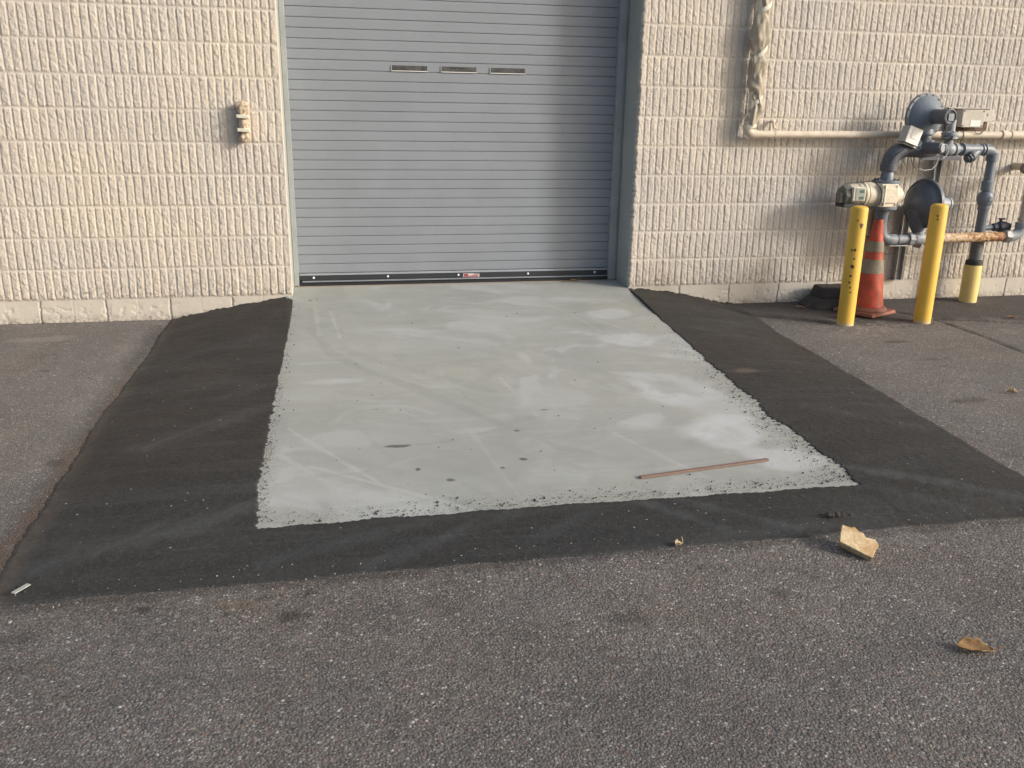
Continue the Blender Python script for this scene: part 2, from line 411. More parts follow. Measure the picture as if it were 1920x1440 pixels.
# old asphalt: one sheet, fine where the photo looks, coarse to the far edges
def ground():
    xs = np.concatenate([[-40, -20, -10, -6, -4], np.arange(-3, 6.6, .02), [7, 8, 10, 14, 24, 45]])
    ys = np.concatenate([[-45, -25, -14, -9], np.arange(-7, -5, .06), np.arange(-5, .04, .02)])
    X, Y = np.meshgrid(xs, ys, indexing='ij')
    Z = zg(X, Y)+(fbm(X*1.3+50, Y*1.3+50, 3)-.5)*.008*sstep(0, -.3, Y)
    # slightly lifted overlay against the wall on the right, its edge is the crack line
    seam = [(4.23, -.24), (4.40, -.34), (4.57, -.72), (4.572, -1.15), (4.55, -1.57), (4.53, -2.2)]
    seam2 = [(4.57, -.66), (4.74, -.72), (5.15, -.868), (5.9, -1.1)]
    d1 = seg_d(X, Y, seam); d2 = seg_d(X, Y, seam2)
    Z = Z-.010*np.exp(-(d1/.02)**2)-.008*np.exp(-(d2/.02)**2)
    me = grid_mesh('asphalt_ground', X, Y, Z); smooth_all(me)
    n1 = fbm(X*9+80, Y*9+80, 21); n2 = fbm(X*40+10, Y*40+90, 22)
    # new darker tar near the wall at the gas meter
    lim = np.interp(X, [3.2, 3.5, 3.9, 4.6, 5.2, 6.5], [-.42, -.55, -.78, -.72, -.80, -1.0])
    dk = sstep(-.10, .12, Y-lim+(n1-.5)*.3)*(X > 3.15)*.62
    for (cx, cy, rx, ry, a) in [(-.89, -2.49, .05, .045, .75), (-.33, -3.71, .03, .012, .7), (.02, -3.70, .02, .022, .7), (-.08, -3.78, .018, .018, .7), (-.7, -3.8, .12, .03, .35), (-.62, -3.95, .06, .03, .3), (.16, -3.70, .03, .02, .6), (1.1, -4.0, .05, .04, .35), (1.62, -3.94, .04, .03, .45), (3.9, -1.2, .09, .03, .7), (3.86, -1.62, .12, .02, .5), (3.55, -2.35, .12, .03, .55), (.1, -3.82, .05, .03, .6), (4.2, -.84, .10, .02, .5)]:
        q = np.hypot((X-cx)/rx, (Y-cy)/ry); dk = np.maximum(dk, a*sstep(1.25, .7, q+(n2-.5)*1.2))
    dk = np.maximum(dk, .95*sstep(.016, .004, d1+(n2-.5)*.012)); dk = np.maximum(dk, .95*sstep(.014, .004, d2+(n2-.5)*.01))
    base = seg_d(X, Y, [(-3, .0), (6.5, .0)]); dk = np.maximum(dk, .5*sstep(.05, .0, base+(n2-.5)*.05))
    dk = np.maximum(dk, .42*sstep(.10, .0, np.abs(X+.855)+(n2-.5)*.09+(n1-.5)*.06)*(Y < -.15)*(Y > -3.7)); dk = np.maximum(dk, .45*sstep(.05, .0, np.abs(Y+3.625)+(n2-.5)*.06)*(X > -.85)*(X < 3.15))
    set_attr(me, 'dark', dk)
    pale = .13*sstep(-.75, -.95, X)*sstep(-3.6, -3.0, Y); pale = np.maximum(pale, .10*sstep(3.2, 3.5, X)*sstep(-.8, -1.1, Y)*sstep(-3.4, -2.8, Y))
    pale = np.maximum(pale, .45*sstep(.18, .05, np.hypot((X+1.52)/1.6, (Y+.42)/.5)+(n1-.5)*.25))
    pale = np.maximum(pale, .16*sstep(.45, .0, base+(n1-.5)*.4)*(X < -.6))
    pale = np.maximum(pale, .22*sstep(.12, .0, np.abs(X+.98+.0*Y)+(n1-.5)*.2)*(Y < -.3)*(Y > -2.6))
    pale = np.maximum(pale, .30*sstep(.1, .02, np.hypot(X-4.85, (Y+1.08)*.8)+(n1-.5)*.06))
    pale = np.maximum(pale, .8*sstep(.62, .70, n2)*sstep(.55, .1, np.hypot(X-3.9, (Y+.85)*1.6))*.8)
    set_attr(me, 'pale', pale)
    rs = .35*sstep(.06, .0, np.abs(X+.835)+(n1-.5)*.08)*(Y < -1.2)*(Y > -3.4)
    rs = np.maximum(rs, .35*sstep(.14, .02, np.hypot(X+.1, (Y+3.72)*2.0)+(n1-.5)*.2))
    set_attr(me, 'rust', rs)
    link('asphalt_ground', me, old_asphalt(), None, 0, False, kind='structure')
ground()

# ------------------------------------------------------------------ concrete ramp
xl = lambda y: np.interp(y, [-3.25, -2.75, -2.28, -1.41, -.88, .01], [-.036, -.042, -.036, -.012, .0, .006])
xr = lambda y: np.interp(y, [-3.25, -2.89, -2.6, -2.25, -1.89, -1.5, -.92, -.03], [2.352, 2.350, 2.322, 2.338, 2.346, 2.356, 2.381, 2.426])
def ramp():
    ny = 620; nx = 460
    y = np.linspace(-3.3, 0, ny); t = np.linspace(0, 1, nx)
    Y, T = np.meshgrid(y, t, indexing='xy')     # (nx, ny)
    L = xl(Y)-.05; R = xr(Y)+.05; L = np.where(Y > -.02, np.maximum(L, .002), L); R = np.where(Y > -.02, np.minimum(R, 2.4364), R)
    X = L+(R-L)*T
    Z = zr(Y)+(fbm(X*2+9, Y*2+30, 41)-.5)*.004
    yi = np.linspace(0, .45, 30); Yi, Ti = np.meshgrid(yi[1:], t, indexing='xy'); Xi = .002+Ti*2.4344
    Zi = zr(Yi)
    X = np.concatenate([X, Xi], 1); Y = np.concatenate([Y, Yi], 1); Z = np.concatenate([Z, Zi], 1)
    me = grid_mesh('concrete_ramp', X, Y, Z, True); smooth_all(me)
    n1 = fbm(X*6+80, Y*6+80, 51); n2 = fbm(X*30+10, Y*30+90, 52); n3 = fbm(X*16+70, Y*16+10, 53)
    wh = np.zeros(X.shape)
    for (cx, cy, rx, ry, a, hol) in [(2.02, -1.25, .17, .14, .75, 0), (2.10, -.70, .16, .12, .5, 0), (2.00, -2.12, .20, .30, .65, .55), (2.06, -2.66, .22, .2, .75, .2), (2.14, -2.95, .16, .14, .6, 0), (1.32, -2.15, .2, .16, .45, 0), (.3, -1.75, .17, .05, .6, 0), (.15, -1.45, .12, .03, .5, 0), (.3, -2.5, .2, .10, .3, 0), (1.1, -3.0, .22, .1, .35, 0), (.1, -2.9, .2, .14, .3, 0), (.75, -1.2, .45, .12, .22, 0), (1.5, -.9, .4, .25, .25, 0)]:
        q = np.hypot((X-cx)/rx, (Y-cy)/ry)+(n1-.5)*1.5+(n3-.5)*.5; k = sstep(1.15, .55, q)
        if hol: k = k*(1-.6*sstep(hol, hol-.35, q))
        wh = np.maximum(wh, a*k*(.55+.6*n3))
    # straight pale trowel strokes
    for a, b, s in [((.05, -2.35), (.42, -2.95), .5), ((.02, -2.62), (.35, -3.1), .45), ((.15, -2.75), (.75, -3.22), .5), ((1.12, -1.8), (1.2, -2.35), .3), ((.25, -.4), (.3, -1.0), .35), ((.95, -3.2), (.86, -2.5), .3), ((1.5, -2.6), (1.75, -3.1), .25), ((.15, -.3), (.18, -.95), .3), ((.6, -.85), (1.35, -.75), .2), ((1.7, -.35), (2.1, -1.05), .25)]:
        wh = np.maximum(wh, s*sstep(.02, .004, seg_d(X, Y, [a, b])+(n3-.5)*.018))
    chalk = np.zeros(X.shape)
    for (cx, cy, rx, ry, a, hol) in [(2.02, -1.25, .15, .15, .75, 0), (2.08, -.68, .16, .13, .55, 0), (1.98, -2.10, .20, .32, .75, .6), (2.04, -2.64, .20, .19, .9, .15), (2.14, -2.95, .17, .14, .75, 0)]:
        u_ = (X-cx)*.95+(Y-cy)*.3; v_ = (Y-cy)*.95-(X-cx)*.3; q = (np.abs(u_/rx)**3+np.abs(v_/ry)**3)**(1/3.)+(n1-.5)*.8+(n3-.5)*.4; k = sstep(1.1, .65, q)
        if hol: k = k*(1-.65*sstep(hol, hol-.4, q))
        chalk = np.maximum(chalk, a*k*(.5+.8*n3))
    rs = np.random.RandomState(8)
    arcs = np.zeros(X.shape); arcd = np.zeros(X.shape)
    for q in range(70):
        cx, cy = rs.uniform(0, 2.4), rs.uniform(-3.2, -.1); a0 = rs.choice([-.75, -.6, -1.1, .15, .5])+rs.uniform(-.3, .3); L = rs.uniform(.15, .8); cv = rs.uniform(-1.4, 1.4)
        pts = [(cx+L*t_*math.cos(a0+cv*t_), cy+L*t_*math.sin(a0+cv*t_)) for t_ in np.linspace(-.5, .5, 7)]
        wd = rs.choice([.006, .012, .03, .06, .10]); d_ = seg_d(X, Y, pts)+(n3-.5)*wd*.8; k_ = sstep(wd, wd*.2, d_)*rs.uniform(.25, .6)*(1 if wd < .05 else .6)
        if q % 5 < 3: arcs = np.maximum(arcs, k_)
        else: arcd = np.maximum(arcd, k_*.8)
    wx_ = fbm(X*1.1+5, Y*1.1+9, 57)*3; cl = fbm(X*1.7+wx_, Y*2.3-wx_+40, 58, 4); cl2 = fbm(X*4+wx_*1.5, Y*5-wx_+20, 59, 4)
    wh = np.maximum(wh*.85, arcs*.38*(.2+1.3*n3)); wh = np.maximum(wh, .40*sstep(.50, .64, cl)*sstep(.42, .58, cl2))
    wh = np.maximum(wh*(.45+.9*cl2), chalk)
    set_attr(me, 'white', np.clip(wh, 0, 1))
    gy = np.zeros(X.shape)
    for pts, wd, s in [([(.12, -.35), (.13, -.8), (.25, -1.3), (.464, -1.653), (.617, -1.84), (.78, -2.085), (.93, -2.31), (1.03, -2.456), (1.215, -2.72), (1.42, -2.86)], .045, .5),
                       ([(.3, -1.2), (.55, -1.5), (.8, -1.75), (1.05, -2.0)], .05, .3), ([(.5, -2.6), (.7, -2.6), (.95, -2.5), (1.1, -2.38)], .03, .45),
                       ([(.35, -2.3), (.43, -2.6), (.5, -2.75)], .025, .35), ([(1.0, -2.5), (1.15, -2.8), (1.25, -2.95)], .05, .25), ([(.1, -2.85), (.35, -2.85), (.55, -2.72)], .02, .35),
                       ([(.3, -3.15), (.7, -3.1)], .02, .3), ([(1.0, -1.0), (1.45, -1.4), (1.9, -1.75)], .09, .22), ([(1.3, -.5), (1.7, -.8), (1.95, -1.2)], .08, .2), ([(.1, -2.6), (.3, -2.72), (.5, -2.86)], .05, .25), ([(.75, -3.0), (.85, -3.15)], .03, .3)]:
        gy = np.maximum(gy, s*sstep(wd, wd*.25, seg_d(X, Y, pts)+(n1-.5)*wd*.9))
    gy = np.maximum(gy, arcd*.55); gy = np.maximum(gy, .35*sstep(.50, .40, cl)*sstep(.40, .6, 1-cl2))
    set_attr(me, 'grey', gy*(.25+.9*n3)*.85)
    eL = X-xl(Y); eR = xr(Y)-X; eF = Y+3.235
    cr = np.maximum(sstep(.10, 0, eL)*(.4+.6*sstep(-.5, -2.5, Y)), sstep(.22, .0, eR)*sstep(-.8, -2.4, Y)); cr = np.maximum(cr, sstep(.22, 0, eF)*.9)
    cr = np.maximum(cr, .35*sstep(.7, 0, np.hypot(X, Y+3.2))); cr = np.maximum(cr, .4*sstep(.6, 0, np.hypot(X-2.25, Y+2.9)))
    set_attr(me, 'crumb', cr*(.05+.40*n1))
    oil = np.zeros(X.shape)
    for (cx, cy, rx, ry) in [(.505, -2.60, .055, .011), (1.253, -2.28, .022, .006), (1.067, -2.51, .015, .008), (1.03, -2.81, .017, .012), (.93, -2.88, .009, .008), (.58, -2.842, .011, .014), (.70, -2.96, .017, .013), (.44, -2.166, .022, .004), (.12, -.12, .010, .010), (.525, -2.61, .03, .008)]:
        oil = np.maximum(oil, .75*sstep(1.2, .75, np.hypot((X-cx)/rx, (Y-cy)/ry)+(n2-.5)*1.3))
    set_attr(me, 'oil', oil)
    link('concrete_ramp', me, concrete_mat(), None, 0, False, kind='structure')
ramp()

# ------------------------------------------------------------------ new asphalt strips round the ramp
def patch():
    m = new_asphalt(); MBv = []
    def jag(c, seed, amp):   # ragged edge along a coordinate in metres
        return (fbm(c*9+50, c*0+3, seed, 3)-.5)*amp*1.6+(vnoise(c*95+90, c*0+7, seed+5)-.5)*amp*.75+(vnoise(c*210+90, c*0+7, seed+6)-.5)*amp*(.5 if seed in (61, 70) else .1)
    front = lambda x: -3.612+(fbm((x+5)*6+50, x*0+3, 111, 4)-.5)*.030
    outx_l = lambda y: np.interp(y, [-3.62, -3.39, -2.8, -1.97, -.93, 0], [-.80, -.82, -.826, -.843, -.82, -.815])
    outx_r = lambda y: np.interp(y, [-3.62, -3.27, -2.73, -2.12, -1.41, -.94, 0], [3.10, 3.10, 3.13, 3.165, 3.20, 3.214, 3.30])
    wallz_l = lambda x: np.interp(x, [-.86, -.815, -.537, -.179, -.035, 0], [-.148, -.146, -.091, -.034, -.012, -.016])
    wallz_r = lambda x: np.interp(x, [2.44, 2.554, 2.747, 2.965, 3.165, 3.30], [-.012, -.020, -.041, -.084, -.135, -.148])
    parts = []
    ny = 900; nx = 130
    y = np.linspace(-3.62, 0.0, ny); s = np.linspace(0, 1, nx)
    for side in (0, 1):
        xin = xl(np.clip(y, -3.25, 0)) if side == 0 else xr(np.clip(y, -3.25, 0))
        xout = outx_l(y) if side == 0 else outx_r(y)
        k = np.clip(-y/2.5, 0.15, 1)
        ji = jag(y, 61+side*9, .014 if side == 0 else .034)*k; jo = jag(y, 81+side*9, .014)
        ji = np.where(y > -.05, ji*.15, ji)
        xi = xin+ji; xo = xout+jo
        S, Yg = np.meshgrid(s, y, indexing='ij')
        X = xi[None, :]*(1-S)+xo[None, :]*S
        Yg = Yg*np.where(Yg < -3.2, 1, 1); Yg = np.where(Yg < -3.2, -3.2+(Yg+3.2)*(front(X)+3.2)/(-3.62+3.2), Yg)
        zin = zr(np.clip(Yg, -3.235, 0))+.004
        zout = zg(X, Yg)+.004
        mid = zin*(1-S)+zout*S+.012*np.sin(S*PI)          # slightly crowned
        wz = (wallz_l(X) if side == 0 else wallz_r(X))
        f = sstep(-.9, 0, Yg); Z = mid*(1-f)+wz*f
        f2 = sstep(-3.22, -3.60, Yg); Z = Z*(1-f2)+(zg(X, Yg)+.0045)*f2
        Z = Z+(vnoise(X*45, X*0+5, 77)-.4)*.012*sstep(-.05, 0, Yg)*sstep(.02, .06, -np.minimum(wz+.0, 0)+.03)
        Z = np.maximum(Z, zg(X, Yg)+.0035)
        e = np.minimum(S, 1-S)*np.abs(xo-xi)[None, :]
        Z = Z+(fbm(X*5+20, Yg*5+40, 71)-.5)*.006*sstep(0, .1, e)+(fbm(X*40+20, Yg*40+40, 72)-.5)*.0025
        # rolled-down outer lip: first and last rows dip under the neighbours
        Z[0, :] -= .010*sstep(-3.26, -3.2, Yg[0, :]); Z[-1, :] -= .006; Z[-2, :] -= .003; Z[-3, :] -= .0015; Z[:, 0] -= .006; Z[:, 1] -= .003
        parts.append((X, Yg, Z))
    # front strip
    nx = 900; nyf = 70
    x = np.linspace(-.1, 2.44, nx); s = np.linspace(0, 1, nyf)
    yi = -3.238+jag(x, 101, .012)+.010*np.sin(x*2); yo = front(x)
    XX, SS = np.meshgrid(x, s, indexing='ij'); YY = yi[:, None]*(1-SS)+yo[:, None]*SS
    fe = sstep(.0, .2, np.minimum(XX+.036, 2.35-XX)); f2 = sstep(-3.22, -3.60, YY)
    ZZ = (zr(YY*0-3.235)+.004)*(1-f2)+(zg(XX, YY)+.0045)*f2+fe*(.003*np.sin(SS*PI)+(fbm(XX*5+20, YY*5+40, 71)-.5)*.004)+(fbm(XX*40+20, YY*40+40, 72)-.5)*.0025
    ZZ[:, 0] -= .012; ZZ[:, 0] += .004; ZZ[:, -1] -= .007
    ZZ = ZZ-.0006-.006*sstep(-.055, -.08, XX)-.006*sstep(2.375, 2.40, XX)
    parts.append((XX, YY, ZZ))
    V = []; Q = []; o = 0
    for i, (X, Y, Z) in enumerate(parts):
        n, mm = X.shape; V.append(np.stack([X, Y, Z], -1).reshape(-1, 3)); idx = np.arange(n*mm).reshape(n, mm)+o
        q = np.stack([idx[:-1, :-1], idx[1:, :-1], idx[1:, 1:], idx[:-1, 1:]], -1).reshape(-1, 4)
        if i in (0, 2) : q = q[:, ::-1] if i == 0 else q[:, ::-1]
        Q.append(q); o += n*mm
    V = np.concatenate(V); Q = np.concatenate(Q)
    me = bpy.data.meshes.new('asphalt_patch'); me.vertices.add(len(V)); me.vertices.foreach_set('co', V.astype(np.float32).ravel())
    me.loops.add(Q.size); me.loops.foreach_set('vertex_index', Q.ravel().astype(np.int32)); me.polygons.add(len(Q))
    me.polygons.foreach_set('loop_start', (np.arange(len(Q))*4).astype(np.int32)); me.polygons.foreach_set('loop_total', np.full(len(Q), 4, np.int32))
    me.update(calc_edges=True); me.validate()
    nrm = np.zeros(len(me.polygons)*3, np.float32); me.polygons.foreach_get('normal', nrm)
    bm = bmesh.new(); bm.from_mesh(me)
    for f in bm.faces:
        if f.normal.z < 0: f.normal_flip()
    bm.to_mesh(me); bm.free()
    smooth_all(me)
    X = V[:, 0]; Y = V[:, 1]; n1 = fbm(X*6+80, Y*6+80, 91)
    dust = .3*sstep(.10, 0, np.abs(X-outx_l(Y))+(n1-.5)*.08)*(X < 0)
    dust = np.maximum(dust, .5*sstep(.10, .02, np.hypot((X-2.52)/1., (Y+1.86)*2)+(n1-.5)*.08))
    set_attr(me, 'dusty', dust)
    smu = np.zeros(X.shape); n5 = fbm(X*11+8, Y*11+8, 95); n6 = fbm((X+Y*.8)*3+8, (X-Y)*22+8, 96)
    for pts, wd, a_ in [([(1.38, -3.25), (1.62, -3.52)], .05, .8), ([(1.55, -3.26), (1.9, -3.55)], .05, .7), ([(2.32, -3.05), (2.95, -3.48)], .06, .9), ([(2.3, -3.22), (2.62, -3.5)], .05, .55), ([(-.7, -3.4), (-.25, -3.2), (0, -3.02)], .09, .7), ([(-.55, -2.45), (-.05, -2.05)], .09, .6), ([(-.3, -1.9), (-.03, -1.75)], .06, .4), ([(.0, -3.5), (.55, -3.3)], .06, .6), ([(.35, -3.56), (.9, -3.28)], .06, .5), ([(2.55, -2.4), (3.0, -2.7)], .08, .4), ([(2.6, -1.0), (3.0, -1.3)], .09, .25), ([(-.75, -1.2), (-.2, -.9)], .10, .3), ([(.9, -3.5), (1.2, -3.3)], .06, .4)]:
        smu = np.maximum(smu, a_*sstep(wd, 0, seg_d(X, Y, pts)+(n5-.5)*wd)*(.25+1.1*n6))
    set_attr(me, 'smudge', np.clip(smu, 0, 1))
    set_attr(me, 'cool', np.clip(np.maximum(sstep(-2.2, -3.2, Y), .7*(X > 2)*sstep(-1.2, -2.2, Y))+(n1-.5)*.5, 0, 1))
    link('asphalt_patch', me, m, None, 0, False, kind='structure')
patch()

# loose asphalt crumbs and grit (uncountable)
def crumbs():
    mb = MB(); r = random.Random(5)
    def rock(p, s):
        P = []
        for dx, dy, dz in ((1, 0, 0), (-1, 0, 0), (0, 1, 0), (0, -1, 0), (0, 0, 1), (0, 0, -.6)):
            P.append(Vector(p)+Vector((dx, dy, dz))*s*r.uniform(.6, 1.25))
        mb.add(P, [(0, 2, 4), (2, 1, 4), (1, 3, 4), (3, 0, 4), (2, 0, 5), (1, 2, 5), (3, 1, 5), (0, 3, 5)])
    for i in range(2600):
        q = r.random()
        if q < .22: y = -3.2+abs(r.gauss(0, 1.2)); y = min(y, -.3); x = float(xl(y))+abs(r.gauss(0, .022))
        elif q < .62: y = -3.2+abs(r.gauss(0, 1.0)); y = min(y, -.5); x = float(xr(y))-abs(r.gauss(0, .07))
        elif q < .95: x = r.uniform(0, 2.33); y = -3.225+abs(r.gauss(0, .05))
        else: x = r.uniform(0, 2.3); y = r.uniform(-3.2, -.1)
        s = max(.001, min(.007, r.lognormvariate(-6.4, .5)))
        rock((x, y, float(zr(np.array(y)))+.002+s*.25), s)
    mb.build('asphalt_crumbs', BLACKP_CRUMB, None, smooth=False, kind='stuff', label='loose black asphalt crumbs scattered along the concrete ramp edges', cat='crumbs')
    mb = MB()
    for i in range(600):
        q = r.random()
        if q < .5: x = r.uniform(-.8, 3.1); y = r.gauss(-3.63, .05)
        elif q < .7: x = r.gauss(3.95, .28); y = r.gauss(-.85, .12)
        else: x = r.uniform(-2.2, 5.5); y = r.uniform(-5, -.6)
        if -.8 < x < 3.25 and y > -3.6 and q >= .7: continue
        if -.8 < x < 3.2 and y > -3.60 : z = -.2+.004
        else: z = zg(x, y)
        s = max(.001, min(.004, r.lognormvariate(-6.4, .4)))
        rock((x, y, z+.006), s)
    mb.build('pale_grit', plain('grit', (.42, .39, .35), .9), None, smooth=False, kind='stuff', label='pale stone grit scattered on the old asphalt', cat='grit')
BLACKP_CRUMB = plain('asphalt_crumb', (.035, .032, .03), .85)
crumbs()

# ------------------------------------------------------------------ building
RB = .0508; CO = .2032; ZTOP = 13*CO
bld = thing('building', (1.2, .2, -.15), 'cream ribbed concrete block building with a grey roll-up door', 'building')
def ribbed(name, x0, x1, jamb_side):
    nx = int(round((x1-x0)/.0043)); nz = int(round(ZTOP/.0062))
    x = np.linspace(x0, x1, nx); z = np.linspace(0, ZTOP, nz)
    X, Zg = np.meshgrid(x, z, indexing='ij')
    k = np.floor(Zg/CO).astype(int); k = np.clip(k, 0, 12); zz = Zg-k*CO
    off = (h2(k, k*0+3, 1)-.5)*.010+(vnoise(X*3+40, Zg*7, 7)-.5)*.005
    origin = 0 if x0 < 0 else 2.4384
    r = (X-origin+off)/RB; i = np.floor(r).astype(int); fr = (r-i)*RB
    e = np.minimum(fr, RB-fr); e = e+(vnoise(X*160, Zg*90, 9)-.5)*.0022
    ez = np.minimum(zz, CO-zz)+(vnoise(X*90, Zg*160, 10)-.5)*.004
    gw = .0036; a = sstep(gw, gw+.0045, e); b = sstep(.0055, .011, ez)
    # a few grooves per block are filled with render
    rough = worley(X*46+30, Zg*40+30, 12)*.0026+worley(X*95+3, Zg*88+7, 31)*.0022+(vnoise(X*190, Zg*160, 15)-.5)*.0016
    diag = (fbm((X+Zg*.6)*45, (Zg-X*.3)*30+20, 16, 2)-.5)*.003
    each = (h2(i, k, 5)-.5)*.002+(h2(i, k, 6)-.5)*.05*(fr-RB/2)+(h2(i, k, 8)-.5)*.02*(zz-CO/2)
    H = a*b*(.0052+rough+diag+each)
    H = np.maximum(H, 0)+.001*fbm(X*30, Zg*30, 19)
    H = np.where(a*b > .5, np.maximum(H, .0028), H)
    Xo = X.copy()
    edge = (X1:=None)
    if jamb_side > 0:      # opening lies at x1 (left wall)
        d = x1-X; H = H*sstep(.006, .022, d)+.006*(1-sstep(.006, .022, d))
    else:
        d = X-x0; H = np.where(d < .03, H*.9+.002, H)
        Xo = X+np.clip(1-d/.03, 0, 1)*((vnoise(X*0+3, Zg*60, 23)-.35)*.014)
    Y = -H
    if jamb_side > 0: Y[-1, :] = .004
    else: Y[0, :] = .03
    me = grid_mesh(name, Xo, Y, Zg, False)
    smooth_all(me); bi = np.floor((X-origin+(k % 2)*.2032)/.4064).astype(int); set_attr(me, 'block_tone', h2(bi, k, 41))
    return link(name, me, WALLM, bld, 0, False)
ribbed('ribbed_wall', -2.7, 0.0, 1)
ribbed('ribbed_wall', 2.4384, 6.5, -1)
# outer parts of the same wall, beyond what the photo shows
mb = MB(); mb.box((-10.35, .15, 2.4), (15.3, .31, 4.8)); mb.box((14.25, .15, 2.4), (15.5, .31, 4.8)); 
mb.box((-1.35, .17, 2.642+1.05), (2.70, .33, 2.10)); mb.box((4.469, .17, 2.642+1.05), (4.061, .33, 2.10)); mb.box((1.2192, .17, 3.95), (2.43, .33, 1.6))
mb.build('upper_wall', FARW, bld, 0, False)
mb = MB(); mb.box((2.0, .2, 4.86), (33, .5, .12)); mb.build('roof_edge', GALV, bld, .01)
# wall core behind the ribbed skin
mb = MB(); mb.box((-1.39, .19, 1.3), (2.68, .32, 2.66)); mb.build('wall_core', JAMB, bld, 0, False)
mb = MB(); mb.box((4.475, .19, 1.3), (4.07, .32, 2.66)); mb.build('wall_core', JAMB, bld, 0, False)

def foundation(x0, x1, joints, halfj):
    nx = int((x1-x0)/.006); x = np.linspace(x0, x1, nx); z = np.linspace(-.24, .0, 50)
    X, Z = np.meshgrid(x, z, indexing='ij')
    H = .004+(fbm(X*8, Z*8+30, 31)-.5)*.004
    for j in joints:
        wob = (vnoise(Z*60+j*9, Z*0, 33)-.5)*.007; d = np.abs(X-j-wob)
        H = H-.011*sstep(.0055, .002, d)*sstep(.0, -.012, Z)
    for j in halfj: H = H-.0018*sstep(.004, .001, np.abs(X-j))
    chips = fbm(X*25, Z*30+60, 35); H = H-.003*sstep(.62, .66, chips)*sstep(-.02, -.06, Z)
    me = grid_mesh('foundation', X, -H, Z, False); smooth_all(me); return link('foundation', me, FOUND, bld, 0, False)
B = .4064
foundation(-15, 0.0, [-B*i for i in range(1, 8)], [-B*(i+.5) for i in range(0, 7)])
foundation(2.4384, 15, [2.4384+B*i for i in range(1, 10)], [2.4384+B*(i+.5) for i in range(0, 9)])
# smooth jambs of the opening
mb = MB()
def jamb(x0, x1):
    n = 160; z = np.linspace(-.2, 3.05, n); yv = np.linspace(.004, .46, 24)
    return
mb.box((-.030, .23, 1.42), (.06, .45, 3.3)); mb.build('door_jamb', JAMB, bld, .006)
mb = MB(); mb.box((2.4684, .245, 1.42), (.06, .43, 3.3)); mb.build('door_jamb', JAMB, bld, .006)
mb = MB(); mb.box((1.2192, .23, 3.1), (2.4384, .44, .10)); mb.build('lintel', JAMB, bld, .004)
# back of the doorway, closes the building behind the curtain
mb = MB(); mb.box((1.2192, .47, 1.5), (2.6, .05, 3.6)); mb.build('inner_wall', BLACKP, bld)

# roller door ---------------------------------------------------------
DY = .33
mb = MB(); pitch = .0667; z0 = .0905; nsl = 45
prof = []
for i in range(nsl):
    a = z0+i*pitch
    prof += [(DY+.008, a+.0004), (DY+.008, a+.0034), (DY, a+.0038), (DY-.0006, a+.012), (DY-.0006, a+pitch-.012), (DY, a+pitch-.0004)]
P = []; F = []
for j, (yy, zz) in enumerate(prof):
    P += [(.02, yy, zz), (2.42, yy, zz)]
    if j: F.append((2*j-2, 2*j-1, 2*j+1, 2*j))
mb.add(P, F)
door = mb.build('roller_door', DOORM, bld, 0, False)
# vision slots
GLASS = None
gm = Mat('slot_glass', .45, 0, .4); gm.color(gm.mix(gm.ramp(gm.noise(26, 4, .7), [(.35, 0), (.65, 1)]), (.03, .03, .03), (.10, .10, .10))); GLASS = gm.m  # noise mottle paints the reflected surroundings into the pane colour
for (a, b) in ((.741, .989), (1.087, 1.337), (1.437, 1.690)):
    fz0, fz1 = 1.4985, 1.534
    mb = MB(); yf = DY-.004
    mb.box(((a+b)/2, yf-.001, fz0-.001), (b-a+.004, .010, .0045)); mb.box((a-.001, yf, (fz0+fz1)/2+.002), (.002, .006, fz1-fz0-.003))
    fr = mb.build('vision_window', WHITE, door)
    mb = MB(); mb.box(((a+b)/2, DY-.0025, (fz0+fz1)/2), (b-a-.0006, .003, fz1-fz0-.0006)); mb.build('window_pane', GLASS, door)
mb = MB(); mb.box((1.2192, DY-.006, .083), (2.36, .02, .014)); mb.box((1.2192, DY-.028, .0345), (2.32, .042, .004)); mb.build('bottom_angle', DOORT, door, .001)
mb = MB(); mb.box((1.2192, DY-.004, .0575), (2.375, .018, .037)); mb.box((1.2192, DY-.012, .018), (2.375, .034, .032)); mb.build('bottom_seal', BLACKP, door, .002)
for xx in (.139, .676, 1.203, 1.739, 2.270):
    mb = MB(); mb.sphere((xx, DY-.014, .0585), .0088, 12, 8, (1, .7, 1)); mb.build('bolt_head', STEEL, door)
# small red and white sticker on the bottom bar
mb = MB(); mb.box((1.301, DY-.0145, .0545), (.124, .002, .027)); st = mb.build('sticker', plain('sticker_white', (.62, .56, .58), .4), door)
mb = MB()
mb.box((1.262, DY-.0165, .0545), (.034, .0015, .021)); mb.box((1.318, DY-.0165, .0475), (.072, .0015, .007)); mb.box((1.330, DY-.0165, .0555), (.05, .0015, .0035))
mb.build('sticker', plain('sticker_red', (.30, .05, .06), .4), door)
mb = MB()
mb.box((1.340, DY-.0167, .0640), (.04, .0012, .004)); mb.build('sticker', plain('sticker_dark', (.02, .02, .03), .4), door)
# guides
GUIDE = painted('guide_paint', (.30, .325, .33), .5, .2, (.2, .2, .2), 6)
mb = MB(); mb.box((.019, .318, 1.53), (.034, .05, 3.05)); mb.build('door_guide', GUIDE, bld, .002)
mb = MB(); mb.box((2.396, .315, 1.53), (.052, .06, 3.05)); mb.box((2.430, .33, 1.53), (.014, .075, 3.05)); mb.build('door_guide', GUIDE, bld, .002)
# thin pinkish threshold joint
mb = MB(); mb.box((1.2192, .272, .0015), (2.40, .008, .006)); mb.build('threshold', plain('threshold_joint', (.36, .29, .24), .9), bld)

